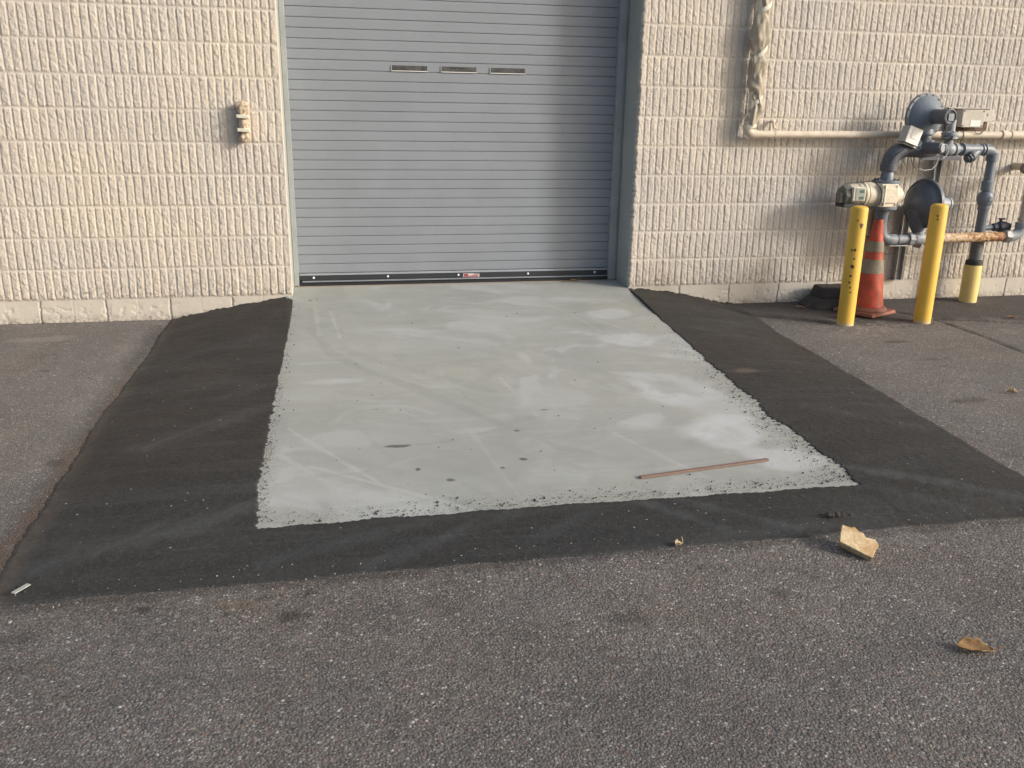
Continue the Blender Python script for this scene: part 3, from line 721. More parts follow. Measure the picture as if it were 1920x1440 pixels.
# ------------------------------------------------------------------ cream pipe on the wall, wrapped upright
def bend(p, c, q, n=8):
    p, c, q = Vector(p), Vector(c), Vector(q); return [(p*(1-t)**2+c*2*t*(1-t)+q*t*t) for t in [i/n for i in range(n+1)]]
wp = thing('wall_pipe', (3.27, -.08, 1.1), 'cream pipe along the wall with its upright wrapped in dusty plastic', 'pipe')
mb = MB(); mb.tube(bend((3.245, -.08, 1.20), (3.245, -.08, 1.108), (3.34, -.08, 1.108), 8)+[(3.6, -.08, 1.110), (4.6, -.08, 1.118), (5.36, -.08, 1.124)], .0275, 18); mb.build('pipe', CREAMP, wp)
mb = MB(); mb.tube(bend((3.243, -.08, 1.175), (3.243, -.08, 1.108), (3.315, -.08, 1.108), 8), .0345, 18); mb.build('elbow', CREAMP, wp)
mb = MB(); mb.tube([(5.34, -.08, 1.124), (5.345, -.08, 1.124), (5.39, -.08, 1.124), (5.395, -.08, 1.124)], [.030, .036, .036, .030], 18); mb.tube([(5.395, -.08, 1.124), (5.42, -.08, 1.124), (5.425, -.08, 1.124), (6.3, -.08, 1.13)], [.029, .029, .034, .034], 18); mb.build('coupling', CREAMP, wp)
mb = MB(); mb.tube([(3.263+.0*i, -.083, 1.16+i*.12) for i in range(13)], .026, 14); mb.build('upright_pipe', CREAMP, wp)
# crumpled plastic wrap
n = 260; seg = 48; P = []; F = []
cz = np.linspace(1.150, 3.3, n)
wx = np.interp(cz, [1.15, 1.3, 1.5, 1.65, 1.8, 2.0, 2.3, 3.3], [3.262, 3.300, 3.275, 3.285, 3.275, 3.292, 3.28, 3.28])
wr = np.interp(cz, [1.15, 1.20, 1.27, 1.335, 1.42, 1.52, 1.60, 1.655, 1.74, 1.82, 1.95, 2.02, 2.2, 2.5, 3.3], [.034, .040, .045, .032, .046, .040, .052, .038, .056, .050, .034, .042, .05, .045, .05])*1.28
for j in range(n):
    for i in range(seg):
        th = 2*PI*i/seg
        fold = abs(((th*3/PI+cz[j]*9+float(vnoise(np.array(cz[j]*6), np.array(th), 44))*2.2) % 2)-1)
        rr = wr[j]*(.80+.30*fold)+(float(vnoise(np.array(cz[j]*26+th*1.5), np.array(th*2.6), 45))-.5)*.012
        P.append((wx[j]+rr*math.cos(th)*1.0, -.083+rr*math.sin(th)*.85, cz[j]))
for j in range(n-1):
    for i in range(seg):
        k = (i+1) % seg; F.append((j*seg+i, j*seg+k, (j+1)*seg+k, (j+1)*seg+i))
mb = MB(); mb.add(P, F); mb.build('plastic_wrap', MESHCOVER, wp, 0, True, 28)
for (zc, dz, hh, r) in ((1.345, .03, .020, .044), (1.665, .055, .022, .055), (1.955, .035, .020, .052), (1.165, .015, .016, .045)):
    x0 = float(np.interp(zc, cz, wx)); P = []; F = []; sg = 28
    for j in range(3):
        for i in range(sg):
            th = 2*PI*i/sg; P.append((x0+r*math.cos(th), -.083+r*.88*math.sin(th), zc+dz*math.cos(th-.2)+(j-1)*hh/1.2+rng.uniform(-.001, .001)))
    for j in range(2):
        for i in range(sg): k = (i+1) % sg; F.append((j*sg+i, j*sg+k, (j+1)*sg+k, (j+1)*sg+i))
    mb = MB(); mb.add(P, F); mb.build('tape_band', TAPE, wp, 0, True, 60)
# hanger clamp
mb = MB(); mb.tube([(3.452, -.02, 1.20), (3.455, -.06, 1.195), (3.46, -.075, 1.15)], .010, 10); mb.tube([(3.470, -.018, 1.205), (3.480, -.06, 1.185), (3.475, -.07, 1.145)], .007, 8)
mb.lathe((3.455, -.08, 1.109), (1, 0, 0), [(0, .0295), (.018, .0295)], 20); mb.build('pipe_clamp', CREAMP, wp)

# left wrapped wall fixture ------------------------------------------
lf = thing('wall_fixture', (-.24, -.03, 1.15), 'small wall fixture painted cream and wrapped with two tape bands beside the door', 'wall fixture')
FIXM = painted('fixture_beige', (.50, .41, .315), .8, .6, (.2, .13, .09), 26, .002)
n = 60; seg = 20; P = []; F = []
for j in range(n):
    z = 1.018+j*(1.280-1.018)/(n-1); t = j/(n-1)
    r = np.interp(t, [0, .03, .12, .2, .32, .44, .6, .68, .76, .9, .97, 1], [.006, .022, .034, .020, .026, .028, .024, .016, .028, .038, .030, .010])
    for i in range(seg):
        th = 2*PI*i/seg; q = r*(1+.28*(float(vnoise(np.array(z*60+th*2), np.array(th*3), 46))-.5)*2)
        P.append((-.245+.006*math.sin(z*30)+q*math.cos(th), -.052+q*1.1*math.sin(th), z))
for j in range(n-1):
    for i in range(seg): k = (i+1) % seg; F.append((j*seg+i, j*seg+k, (j+1)*seg+k, (j+1)*seg+i))
mb = MB(); mb.add(P, F); mb.build('fixture_body', FIXM, lf, 0, True, 50)
mb = MB(); mb.box((-.232, -.022, 1.15), (.045, .03, .22)); mb.build('back_plate', FIXM, lf, .004)
for zc in (1.182, 1.098):
    mb = MB(); mb.box((-.246, -.056, zc), (.074, .082, .022), Matrix.Rotation(.06, 3, 'Y')); mb.build('tape_band', TAPE, lf, .003)

# control boxes on a board --------------------------------------------
cb = thing('control_box', (5.07, -.02, 1.24), 'pair of beige control boxes on a backing board above the cream pipe', 'control box')
mb = MB(); mb.box((5.07, -.024, 1.235), (.36, .012, .165)); mb.build('backing_board', painted('board_brown', (.16, .11, .08), .8, .5, (.05, .03, .02), 20), cb, .002)
mb = MB(); mb.box((5.07, -.030, 1.317), (.37, .026, .008)); mb.build('board_trim', GALV, cb)
mb = MB(); mb.box((5.045, -.075, 1.242), (.185, .085, .125)); b1 = mb.build('large_box', BOXP, cb, .004)
mb = MB(); mb.box((5.045, -.121, 1.242), (.187, .008, .127)); mb.build('box_lid', BOXP, b1, .002)
mb = MB(); mb.box((5.068, -.1262, 1.208), (.085, .002, .045)); mb.build('paper_label', WHITE, b1)
for sx in (-.083, .083):
    for sz in (-.053, .053):
        mb = MB(); mb.lathe((5.045+sx, -.128, 1.242+sz), (0, -1, 0), [(-.004, .005), (.001, .005)], 8); mb.build('screw', BLACKP, b1)
mb = MB(); mb.box((5.193, -.063, 1.262), (.082, .062, .088)); b2 = mb.build('small_box', BOXP, cb, .004)
mb = MB(); mb.lathe((5.196, -.094, 1.272), (0, -1, 0), [(0, .012), (.004, .012)], 16); mb.build('lock', GALV, b2)
mb = MB(); mb.lathe((5.19, -.062, 1.22), (0, 0, -1), [(0, .011), (.02, .011), (.022, .007), (.034, .007)], 12); mb.build('cable_gland', BLACKP, b2)
mb = MB(); mb.tube([(5.19, -.062, 1.19), (5.185, -.09, 1.165), (5.14, -.115, 1.13), (5.10, -.113, 1.135), (5.07, -.10, 1.175)], .0028, 6)
mb.tube([(4.99, -.08, 1.18), (4.995, -.10, 1.15), (5.0, -.112, 1.11), (4.985, -.10, 1.07), (4.975, -.13, 1.04)], .003, 6); mb.build('cable', CABLE, cb)

# ------------------------------------------------------------------ bollards
def bollard(x, y, spots, label, nm):
    t = thing('bollard', (x, y, zg(x, y)), label, 'bollard', 'yellow steel bollards guarding the gas meter')
    m = yellow(nm, (.70, .44, .065), spots)
    mb = MB(); L = .655-zg(x, y) if x < 4 else .668-zg(x, y)
    mb.lathe((0, 0, -.06), (0, 0, 1), [(0, .0575), (L+.045, .0575), (L+.055, .054), (L+.062, .046), (L+.066, .03), (L+.067, .001)], 40, False)
    me = bpy.data.meshes.new('post'); me.from_pydata(mb.v, [], mb.f); me.update()
    bm = bmesh.new(); bm.from_mesh(me); bmesh.ops.recalc_face_normals(bm, faces=bm.faces); bm.to_mesh(me); bm.free()
    me.materials.append(m); me.polygons.foreach_set('use_smooth', [True]*len(me.polygons))
    o = bpy.data.objects.new('post', me); C.objects.link(o); o.parent = t
    return t
def sp(ang, z, r):   # spot on the bollard surface (local)
    return ((.0575*math.sin(ang), -.0575*math.cos(ang), z), r)
# rust chips run down the left bollard
A = -.62
bollard(3.812, -.72, [sp(A-.25, .53, .008), sp(A+.1, .53, .010), sp(A+.15, .47, .008), sp(A+.05, .415, .014), sp(A-.0, .35, .009), sp(A-.05, .305, .009), sp(A+.1, .27, .007), sp(A+.5, .70, .013), sp(A+.48, .685, .010), sp(A-.0, .73, .006), sp(A+.2, .235, .006)],
        'left yellow bollard in front of the cone with a row of rust chips', 'yellow_paint_chipped')
bollard(4.410, -.74, [sp(A-.1, .76, .007), sp(A-.05, .735, .006)], 'right yellow bollard standing beside the round lower regulator, paint clean', 'yellow_paint_clean')

# ------------------------------------------------------------------ traffic cone
ct = thing('traffic_cone', (4.16, -.41, -.157), 'worn orange traffic cone with two dirty reflective bands behind the left bollard', 'traffic cone')
ORANGE = cone_mat('faded_orange', (.55, .075, .032)); ORB = cone_mat('worn_orange_base', (.30, .115, .075))
zb = -.157
rad = lambda z: np.interp(z, [zb, zb+.04, zb+.69], [.135, .122, .030])
def conering(z0, z1, extra=0, n=14, wob=.002, seg=40, tear=None):
    P = []; F = []
    for j in range(n+1):
        z = z0+(z1-z0)*j/n; lx = 4.165+(z-zb)*.022; ly = -.41
        for i in range(seg):
            th = 2*PI*i/seg; r = float(rad(z))+extra+(float(vnoise(np.array(z*14), np.array(th*1.6+9), 47))-.5)*wob*2
            P.append((lx+r*math.cos(th), ly+r*math.sin(th), z))
    for j in range(n):
        for i in range(seg): k = (i+1) % seg; F.append((j*seg+i, j*seg+k, (j+1)*seg+k, (j+1)*seg+i))
    mb = MB(); mb.add(P, F); return mb
conering(zb+.028, zb+.69, 0, 40, .004).build('cone_body', ORANGE, ct, 0, True, 60)
BAND = painted('dirty_reflective_band', (.23, .21, .155), .55, 1.0, (.20, .06, .035), 24, .001)
conering(zb+.305, zb+.405, .0035, 8, .004).build('reflective_band', BAND, ct, 0, True, 60)
conering(zb+.460, zb+.535, .0035, 8, .004).build('reflective_band', BAND, ct, 0, True, 60)
# dark flap hanging beside, base plate warped square with round corners
mb = MB(); mb.box((4.158, -.412, -.140), (.325, .325, .026), Matrix.Rotation(.464, 3, 'Z'), .97); mb.lathe((4.165, -.41, -.130), (0, 0, 1), [(0, .150), (.012, .148), (.03, .130)], 36); mb.build('cone_base', ORB, ct, .006, True, 30)
mb = MB(); mb.lathe((4.18, -.41, zb+.688), (0, 0, 1), [(0, .030), (.006, .028), (.008, .020), (-.01, .018)], 20, False); mb.build('cone_tip', BLACK, ct)

# black rubber block left of the cone ---------------------------------
rb = thing('rubber_base', (4.02, -.13, -.15), 'black rubber sign base of two stacked tiers against the wall', 'rubber base')
def tier(cx, cy, z0, z1, w0, w1, d0, d1, name, sh=0):
    n = 32; P = []; F = []
    L = [(z0, w0, d0), (z0+.012, w0, d0), (z0+(z1-z0)*.55, (w0+w1)/2, (d0+d1)/2), (z1-.008, w1, d1), (z1, w1-.01, d1-.01)]
    for (z, ww, dd) in L:
        for i in range(n):
            th = 2*PI*i/n; c, s = math.cos(th), math.sin(th); k = (abs(c)**5+abs(s)**5)**(-.2)
            P.append((cx+ww*k*c, cy+dd*k*s, z+.003*math.sin(th*3)))
    for j in range(len(L)-1):
        for i in range(n): k = (i+1) % n; F.append((j*n+i, j*n+k, (j+1)*n+k, (j+1)*n+i))
    F.append(tuple(range((len(L)-1)*n, len(L)*n))); F.append(tuple(reversed(range(n))))
    mb = MB(); mb.add(P, F); return mb.build(name, painted('rubber_'+name, (.035, .033, .032), .8, .4, (.09, .07, .055), 12, .002), rb, 0, True, 30)
tier(4.03, -.165, -.158, -.082, .225, .165, .15, .125, 'lower_tier'); tier(4.045, -.150, -.083, -.002, .150, .135, .115, .10, 'upper_tier')

# ------------------------------------------------------------------ gas meter set
gm_ = thing('gas_meter_set', (4.7, -.25, -.15), 'grey piped gas meter set with two round regulators and a cream rotary meter', 'gas meter')
G = gm_; YB = -.25
RX = 5.235; RY = -.16
mb = MB(); mb.lathe((RX-.005, RY, -.22), (0, 0, 1), [(0, .066), (.35, .066), (.362, .064), (.362, .05)], 32, False); mb.build('ground_sleeve', yellow('pale_yellow_paint', (.70, .55, .20), (), .16), G)
mb = MB(); mb.lathe((RX-.003, RY, .14), (0, 0, 1), [(0, .05), (.002, .064), (.03, .064), (.038, .058), (.045, .045)], 28); mb.build('sleeve_collar', BLACKP, G)
mb = MB(); 
prof = []; z = .18
while z < .33: prof += [(z, .046), (z+.008, .049)]; z += .016
mb.lathe((RX, RY, 0), (0, 0, 1), prof, 22); mb.build('tape_wrap', painted('grey_tape', (.13, .14, .15), .6, .4, (.07, .05, .07), 20), G)
mb = MB(); mb.lathe((RX, RY, 0), (0, 0, 1), [(.32, .037), (.56, .037), (.57, .044), (.60, .044), (.61, .052), (.64, .060), (.67, .060), (.69, .050), (.70, .046), (.705, .036), (.715, .036), (.716, .045), (.78, .045), (.79, .036), (.94, .034), (.945, .044), (.995, .044)], 26); mb.build('riser_pipe', GREY, G)
mb = MB(); mb.box((RX, RY-.047, .655), (.03, .03, .04)); mb.build('riser_valve', GREY, G, .004)
# side branch with a black shut-off valve
mb = MB(); mb.cyl((RX, RY, .425), (RX+.13, RY-.01, .435), .021); mb.build('branch_pipe', GREY, G)
mb = MB(); mb.lathe((RX+.10, RY-.01, .434), (1, -.05, .04), [(0, .03), (.03, .034), (.035, .024), (.05, .042), (.08, .046), (.11, .042), (.115, .03), (.14, .03), (.145, .016), (.15, .016)], 10); mb.cyl((RX+.165, RY-.01, .46), (RX+.165, RY-.01, .495), .012); mb.box((RX+.165, RY-.02, .50), (.05, .022, .012)); mb.build('branch_valve', painted('valve_dark', (.045, .055, .075), .5, .3), G, .002)
# elbow at the top of the riser and the upper run
mb = MB(); mb.tube(bend((RX, RY, .95), (RX+.003, RY, 1.018), (RX-.085, RY-.012, 1.018), 8), .041, 20); mb.lathe((RX-.07, RY-.01, 1.018), (-1, -.1, 0), [(0, .046), (.03, .046)], 20); mb.lathe((RX, RY, .935), (0, 0, 1), [(0, .046), (.03, .046)], 20); mb.build('elbow', GREY, G)
yrun = lambda x: RY+(x-RX)/(4.55-RX)*(YB-RY)
P1 = lambda x, z=1.020: (x, yrun(x), z)
mb = MB(); mb.cyl(P1(5.17), P1(4.56), .031); mb.build('upper_pipe', GREY, G)
mb = MB(); mb.lathe(P1(5.13), (-1, -.12, 0), [(0, .034), (.004, .040), (.02, .040)], 20); mb.lathe(P1(5.10), (-1, -.12, 0), [(0, .036), (.15, .040), (.155, .047), (.175, .047), (.18, .036)], 22)
mb.tube([P1(5.08, 1.01), (4.99, yrun(5.0)-.03, .962)], .032, 18); st_ = mb.build('strainer', GREY, G)
mb = MB(); mb.lathe((5.005, yrun(5.0)-.024, .970), (-.85, -.28, -.45), [(0, .040), (.035, .040), (.036, .026), (.052, .026)], 6); mb.lathe((5.012, yrun(5.0)-.022, .974), (-.85, -.28, -.45), [(0, .043), (.024, .043)], 20); mb.build('strainer_cap', GREYD, st_, .002)
# globe body with flanged upright
xb = 4.80; yb = yrun(4.8)
mb = MB(); mb.sphere((xb, yb, 1.020), .050, 18, 12, (1.25, 1, .95)); mb.lathe((xb-.075, yb-.008, 1.02), (1, .1, 0), [(0, .038), (.02, .038), (.022, .044), (.035, .036), (.12, .036), (.125, .046), (.15, .046), (.155, .034)], 18); mb.cyl((xb, yb, 1.03), (xb-.003, yb, 1.10), .030); mb.build('service_valve', GREYL, G)
mb = MB(); mb.lathe((xb-.003, yb, 1.092), (0, 0, 1), [(0, .030), (.003, .058), (.018, .058), (.020, .050), (.026, .050), (.028, .060), (.050, .060), (.055, .036), (.06, .032), (.14, .030)], 26); mb.build('flanged_upright', GREYL, G)
for a in range(6):
    th = a*PI/3+.3; mb = MB(); mb.lathe((xb-.003+.048*math.cos(th), yb+.048*math.sin(th), 1.088), (0, 0, 1), [(0, .007), (.062, .007)], 6); mb.build('flange_bolt', GREYD, G)
# regulator control body
mb = MB(); mb.tube([(4.40, YB, 1.018), (4.50, YB, 1.018), (4.56, YB, 1.018), (4.62, YB, 1.018), (4.70, yrun(4.7), 1.018)], [.040, .055, .062, .055, .036], 20)
mb.lathe((4.56, YB, 1.02), (.1, -.1, 1), [(0, .045), (.05, .045), (.055, .036), (.09, .036)], 18); mb.build('regulator_body', GREYD, G)
mb = MB(); mb.lathe((4.535, YB-.01, 1.030), (.42, -.90, .02), [(0, .046), (.16, .040), (.165, .030)], 20); nose = mb.build('body_nose', GREYD, G)
mb = MB(); mb.lathe((4.600, YB-.155, 1.034), (.42, -.90, .02), [(0, .034), (.014, .034), (.017, .030)], 6); mb.build('hex_plug', GREYL, nose, .002)
mb = MB(); mb.lathe((4.50, YB+.0, 1.030), (-.35, -.55, .75), [(.02, .060), (.036, .060), (.038, .045), (.05, .040)], 10); cv = mb.build('body_cover', GREY, G, .002)
for a in range(6):
    ax, u, v = frame((-.35, -.55, .75)); th = a*PI/3; c = Vector((4.50, YB, 1.030))+ax*.036+(u*math.cos(th)+v*math.sin(th))*.050
    mb = MB(); mb.lathe(c, ax, [(0, .006), (.008, .006)], 6); mb.build('cover_bolt', GREYD, cv)
# upper regulator, diaphragm axis towards the viewer
def regulator(c, ax, R, barrel_side, mc, mf, rb_=.052, L=.20):
    c = Vector(c); ax = Vector(ax).normalized()
    mb = MB(); mb.lathe(c, ax, [(-.085, .045), (-.075, .060), (-.05, R*.62), (-.03, R*.80), (-.016, R*.88), (-.012, R*.90), (-.012, R)] + [(-.001, R)], 56, False); 
    mb.lathe(c, ax, [(-.085, .045), (-.090, .02), (-.09, .001)], 56, False)
    back = mb.build('rear_case', mc, G, 0, True, 30)
    mb = MB(); mb.lathe(c, ax, [(.001, R), (.012, R), (.012, R*.90), (.016, R*.88), (.045, R*.80), (.072, R*.62), (.098, R*.40), (.115, R*.20), (.12, .001)] if not barrel_side else [(.001, R), (.012, R), (.012, R*.90), (.016, R*.88), (.036, R*.78), (.058, R*.60), (.078, R*.44), (.09, rb_+.006), (.10, rb_)], 56, False)
    front = mb.build('diaphragm_case', mf, G, 0, True, 30)
    a, u, v = frame(ax)
    for i in range(16):
        th = 2*PI*i/16+.1; p = c+(u*math.cos(th)+v*math.sin(th))*R*.95
        mb = MB(); mb.lathe(p-ax*.02, ax, [(0, .0055), (.038, .0055)], 6); mb.build('case_bolt', GREYD, front)
    return front
ucx, ucy, ucz = 4.553, -.23, 1.250
axu = Vector((.12, -1, .0)).normalized()
up = regulator((ucx, ucy, ucz), axu, .163, True, GREY, GREY)
c0 = Vector((ucx, ucy, ucz))
mb = MB(); mb.lathe(c0+axu*.08, axu, [(0, .052), (.15, .050), (.152, .054), (.172, .054), (.175, .046), (.168, .044), (.16, .012)], 30, False); mb.build('spring_barrel', GREYD, G, 0, True, 30)
mb = MB(); mb.lathe(c0+axu*.236, axu, [(0, .045), (.004, .045), (.006, .040)], 24); mb.box(c0+axu*.247+Vector((.006, 0, -.004)), (.045, .012, .05)); mb.build('barrel_cap', GREYL, G, .002)
# neck down to the body
mb = MB(); mb.lathe((4.585, -.245, 1.05), (-.10, .05, 1), [(0, .040), (.06, .038), (.075, .055), (.13, .05)], 20); mb.lathe((4.60, -.25, 1.055), (0, 0, 1), [(0, .034), (.012, .046), (.03, .046), (.034, .034)], 16); mb.build('regulator_neck', GREY, G)
# left elbow down to the meter
mb = MB(); mb.tube([(4.50, YB, 1.018)]+bend((4.43, YB, 1.018), (4.318, YB, 1.022), (4.310, YB, .90), 10), [.050]*3+[.057]*9, 22)
mb.lathe((4.308, YB, .862), (0, 0, 1), [(0, .046), (.004, .061), (.05, .061), (.055, .056)], 24); mb.build('elbow', GREYD, G)
mb = MB(); mb.lathe((4.305, YB, .795), (0, 0, 1), [(0, .047), (.045, .046), (.05, .043), (.10, .043)], 24); mb.build('meter_pipe', GREY, G)
# flanges
for (zf, nm) in ((.775, 't'), (.590, 'b')):
    mb = MB(); mb.lathe((4.300 if nm == 't' else 4.305, YB, zf), (0, 0, 1), [(0, .095), (.010, .098), (.024, .096), (.026, .060)], 36); fl = mb.build('flange', GREY, G, 0, True, 30)
    for a in range(8):
        th = a*PI/4+.2; mb = MB(); mb.lathe((4.302+.078*math.cos(th), YB+.078*math.sin(th), zf-.008), (0, 0, 1), [(0, .009), (.042, .009)], 6); mb.build('flange_bolt', GREYD, fl)
# rotary meter
mt = bpy.data.objects.new('rotary_meter', None)
mb = MB(); mb.lathe((4.165, YB, .695), (1, 0, 0), [(0, .083), (.10, .088), (.20, .088), (.208, .080)], 36)
mb.box((4.275, YB-.02, .695), (.135, .165, .165)); mb.box((4.275, YB-.105, .695), (.125, .014, .105)); mb.box((4.232, YB-.095, .695), (.014, .045, .15)); mb.box((4.332, YB-.085, .695), (.014, .045, .15))
mt = mb.build('rotary_meter', CREAM, G, .004)
mb = MB(); mb.lathe((4.370, YB, .690), (1, 0, 0), [(0, .078), (.025, .076), (.032, .060), (.055, .054), (.062, .03)], 26); mb.build('end_cover', CREAM, mt)
mb = MB(); mb.lathe((4.165, YB, .695), (-1, 0, 0), [(-.02, .090), (.030, .090), (.034, .084), (.040, .091), (.058, .091), (.062, .084), (.09, .078)], 34); mb.build('banded_housing', CREAM, mt)
mb = MB(); mb.lathe((4.086, YB, .695), (-1, 0, 0), [(0, .078), (.06, .078), (.085, .070)], 8); mb.box((4.045, YB-.068, .702), (.10, .03, .10)); ih = mb.build('index_housing', CREAM, mt, .006)
WIN = plain('index_window', (.30, .36, .33), .25)
mb = MB(); mb.box((4.050, YB-.0845, .703), (.070, .004, .088)); mb.build('index_window', WIN, ih)
DIAL = plain('dial', (.09, .12, .11), .3)
mb = MB(); mb.box((4.062, YB-.0875, .724), (.034, .003, .020)); mb.build('index_dial', DIAL, ih)
mb = MB(); mb.box((4.062, YB-.0875, .678), (.034, .003, .018)); mb.build('index_dial', DIAL, ih)
mb = MB(); mb.lathe((4.002, YB, .690), (-1, 0, 0), [(0, .072), (.012, .074), (.05, .070), (.055, .05)], 8); mb.box((3.935, YB-.01, .675), (.035, .06, .07)); mb.build('pulse_unit', painted('olive_grey', (.14, .145, .12), .6, .4), mt, .004)
mb = MB(); mb.box((4.03, YB, .622), (.17, .12, .03)); mb.build('meter_tray', BLACKP, mt, .004)
mb = MB(); mb.tube([(3.935, YB-.03, .67), (3.90, YB-.04, .675), (3.885, YB-.04, .70), (3.90, YB-.04, .74), (3.95, YB-.03, .775), (4.02, YB-.03, .785), (4.12, YB-.02, .787), (4.18, YB-.04, .800), (4.21, YB-.06, .82), (4.255, YB-.065, .90), (4.30, YB-.06, .97), (4.36, YB-.07, 1.02)], .0032, 6)
mb.tube([(4.17, YB-.06, .79), (4.20, YB-.095, .75), (4.213, YB-.105, .70), (4.205, YB-.10, .64), (4.19, YB-.08, .62)], .0035, 6)
mb.tube([(4.44, YB-.05, .98), (4.46, YB-.04, .93), (4.50, YB-.03, .89)], .0028, 6); mb.tube([(4.60, YB-.06, 1.0), (4.66, YB-.02, 1.03), (4.72, YB-.02, 1.06), (4.76, YB-.05, 1.11)], .006, 8); mb.build('signal_cable', CABLE, G)
pts = [(4.705+.045*math.cos(a), yrun(4.7)-.058, 1.010+.050*math.sin(a)) for a in [i*.35 for i in range(-4, 12)]]
mb = MB(); mb.tube(pts, .0035, 6); mb.build('loose_cable', CABLEW, G)
mb = MB(); mb.tube([(4.52, YB-.05, .885), (4.56, YB-.06, .872), (4.62, YB-.06, .88), (4.66, YB-.05, .91), (4.68, YB-.04, .96)], .003, 6); mb.build('loose_cable', CABLEW, G)
mb = MB(); mb.tube([(4.80, -.08, .95), (4.825, -.07, .85), (4.84, -.06, .74), (4.82, -.05, .65)], .005, 6); mb.build('loose_cable', CABLEW, G)
# tilted telemetry box
R_ = Matrix.Rotation(.12, 3, 'Z') @ Matrix.Rotation(.30, 3, 'Y')
bc = Vector((4.405, YB-.055, 1.115))
mb = MB(); mb.box(bc, (.118, .075, .115), R_); tb = mb.build('telemetry_box', PALE, G, .003)
mb = MB(); mb.box(bc+R_ @ Vector((.0, -.041, 0)), (.120, .008, .117), R_); mb.build('box_lid', WHITE, tb, .002)
mb = MB(); mb.box(bc+R_ @ Vector((.0, -.0465, .012)), (.055, .003, .062), R_); mb.build('paper_label', plain('paper', (.85, .86, .86), .6), tb)
mb = MB(); mb.box(bc+R_ @ Vector((.012, .0, -.066)), (.125, .05, .010), R_); mb.box(bc+R_ @ Vector((.07, .02, -.045)), (.012, .05, .06), R_); mb.build('box_bracket', GALV, tb, .001)
# meter outlet down behind the cone, elbow, lower run
mb = MB(); mb.lathe((4.306, YB, .60), (0, 0, -1), [(0, .050), (.05, .046), (.055, .044), (.14, .044)], 22); mb.tube([(4.307, YB, .48)]+bend((4.308, YB, .45), (4.310, YB, .365), (4.40, YB, .362), 8), .043, 20); mb.build('outlet_pipe', GREY, G)
mb = MB(); mb.cyl((4.38, YB, .362), (4.60, YB, .362), .034); mb.lathe((4.40, YB, .362), (1, 0, 0), [(0, .041), (.045, .041), (.047, .034)], 20); mb.build('lower_pipe', GREYL, G)
mb = MB(); mb.lathe((4.545, YB, .364), (1, 0, 0), [(0, .036), (.004, .050), (.035, .050), (.038, .044), (.06, .046)], 8)
mb.lathe((4.60, YB, .366), (1, 0, 0), [(0, .046), (.04, .052), (.08, .046)], 20); mb.lathe((4.680, YB, .366), (1, 0, 0), [(0, .046), (.003, .052), (.035, .052), (.038, .040)], 8); mb.cyl((4.635, YB, .37), (4.625, YB+.0, .50), .042, .046); mb.build('lower_valve_body', GREYL, G, .001)
# lower regulator facing along the wall
axl = Vector((-.985, -.17, .03)).normalized(); lc = Vector((4.640, YB, .625))
lo = regulator(lc, axl, .183, False, GREY, painted('regulator_slate', (.075, .09, .115), .4, .3, (.03, .03, .035), 9))  # front case darker than the rear: shade away from the sun painted in
mb = MB(); mb.lathe(lc, -axl, [(.05, .055), (.10, .052), (.22, .050), (.225, .055), (.24, .055), (.245, .04)], 26); mb.build('spring_barrel', GREYL, G, 0, True, 30)
mb = MB(); mb.tube([lc+axl*.05+Vector((0, 0, -.02)), lc+axl*.062+Vector((0, 0, -.05)), lc+axl*.045+Vector((0, 0, -.11)), lc+axl*.03+Vector((0, 0, -.16)), (4.625, YB, .43)], [.050, .058, .062, .056, .046], 20); mb.build('regulator_inlet', painted('inlet_grey_shaded', (.075, .09, .115), .4, .3, (.03, .03, .035), 9), G)  # inlet matches the dish, with the same shade put into its colour
# rusty run to the right
mb = MB(); mb.cyl((4.70, YB, .366), (5.40, YB, .372), .0365); rp = mb.build('rusty_pipe', rust_pipe(), G)
mb = MB(); mb.lathe((5.385, YB, .372), (1, 0, 0), [(0, .050), (.04, .054), (.043, .044)], 6); mb.lathe((5.376, YB, .372), (1, 0, 0), [(0, .040), (.008, .046), (.012, .046)], 18); mb.build('hex_union', GALV, rp, .002)
mb = MB(); mb.tube(bend((5.42, YB, .372), (5.525, YB, .372), (5.525, YB, .46), 8), .042, 18); mb.lathe((5.525, YB, .44), (0, 0, 1), [(0, .048), (.04, .048)], 18); mb.build('outlet_elbow', GREYL, G)
mb = MB(); mb.cyl((5.525, YB, .46), (5.525, YB, .80), .028); mb.lathe((5.525, YB, .50), (0, 0, 1), [(0, .039), (.010, .039)], 18); mb.tube(bend((5.525, YB, .80), (5.525, YB, .89), (5.56, YB+.1, .89), 6)+[(5.57, -.01, .89)], .028, 16); mb.build('outlet_riser', painted('dusty_pink_pipe', (.46, .40, .34), .6, .3), G)
mb = MB(); mb.lathe((5.50, -.21, .885), (-.2, -1, 0), [(0, .042), (.03, .042), (.036, .034)], 20); mb.build('pipe_plug', painted('plug_rust', (.22, .15, .12), .7, .5), G)
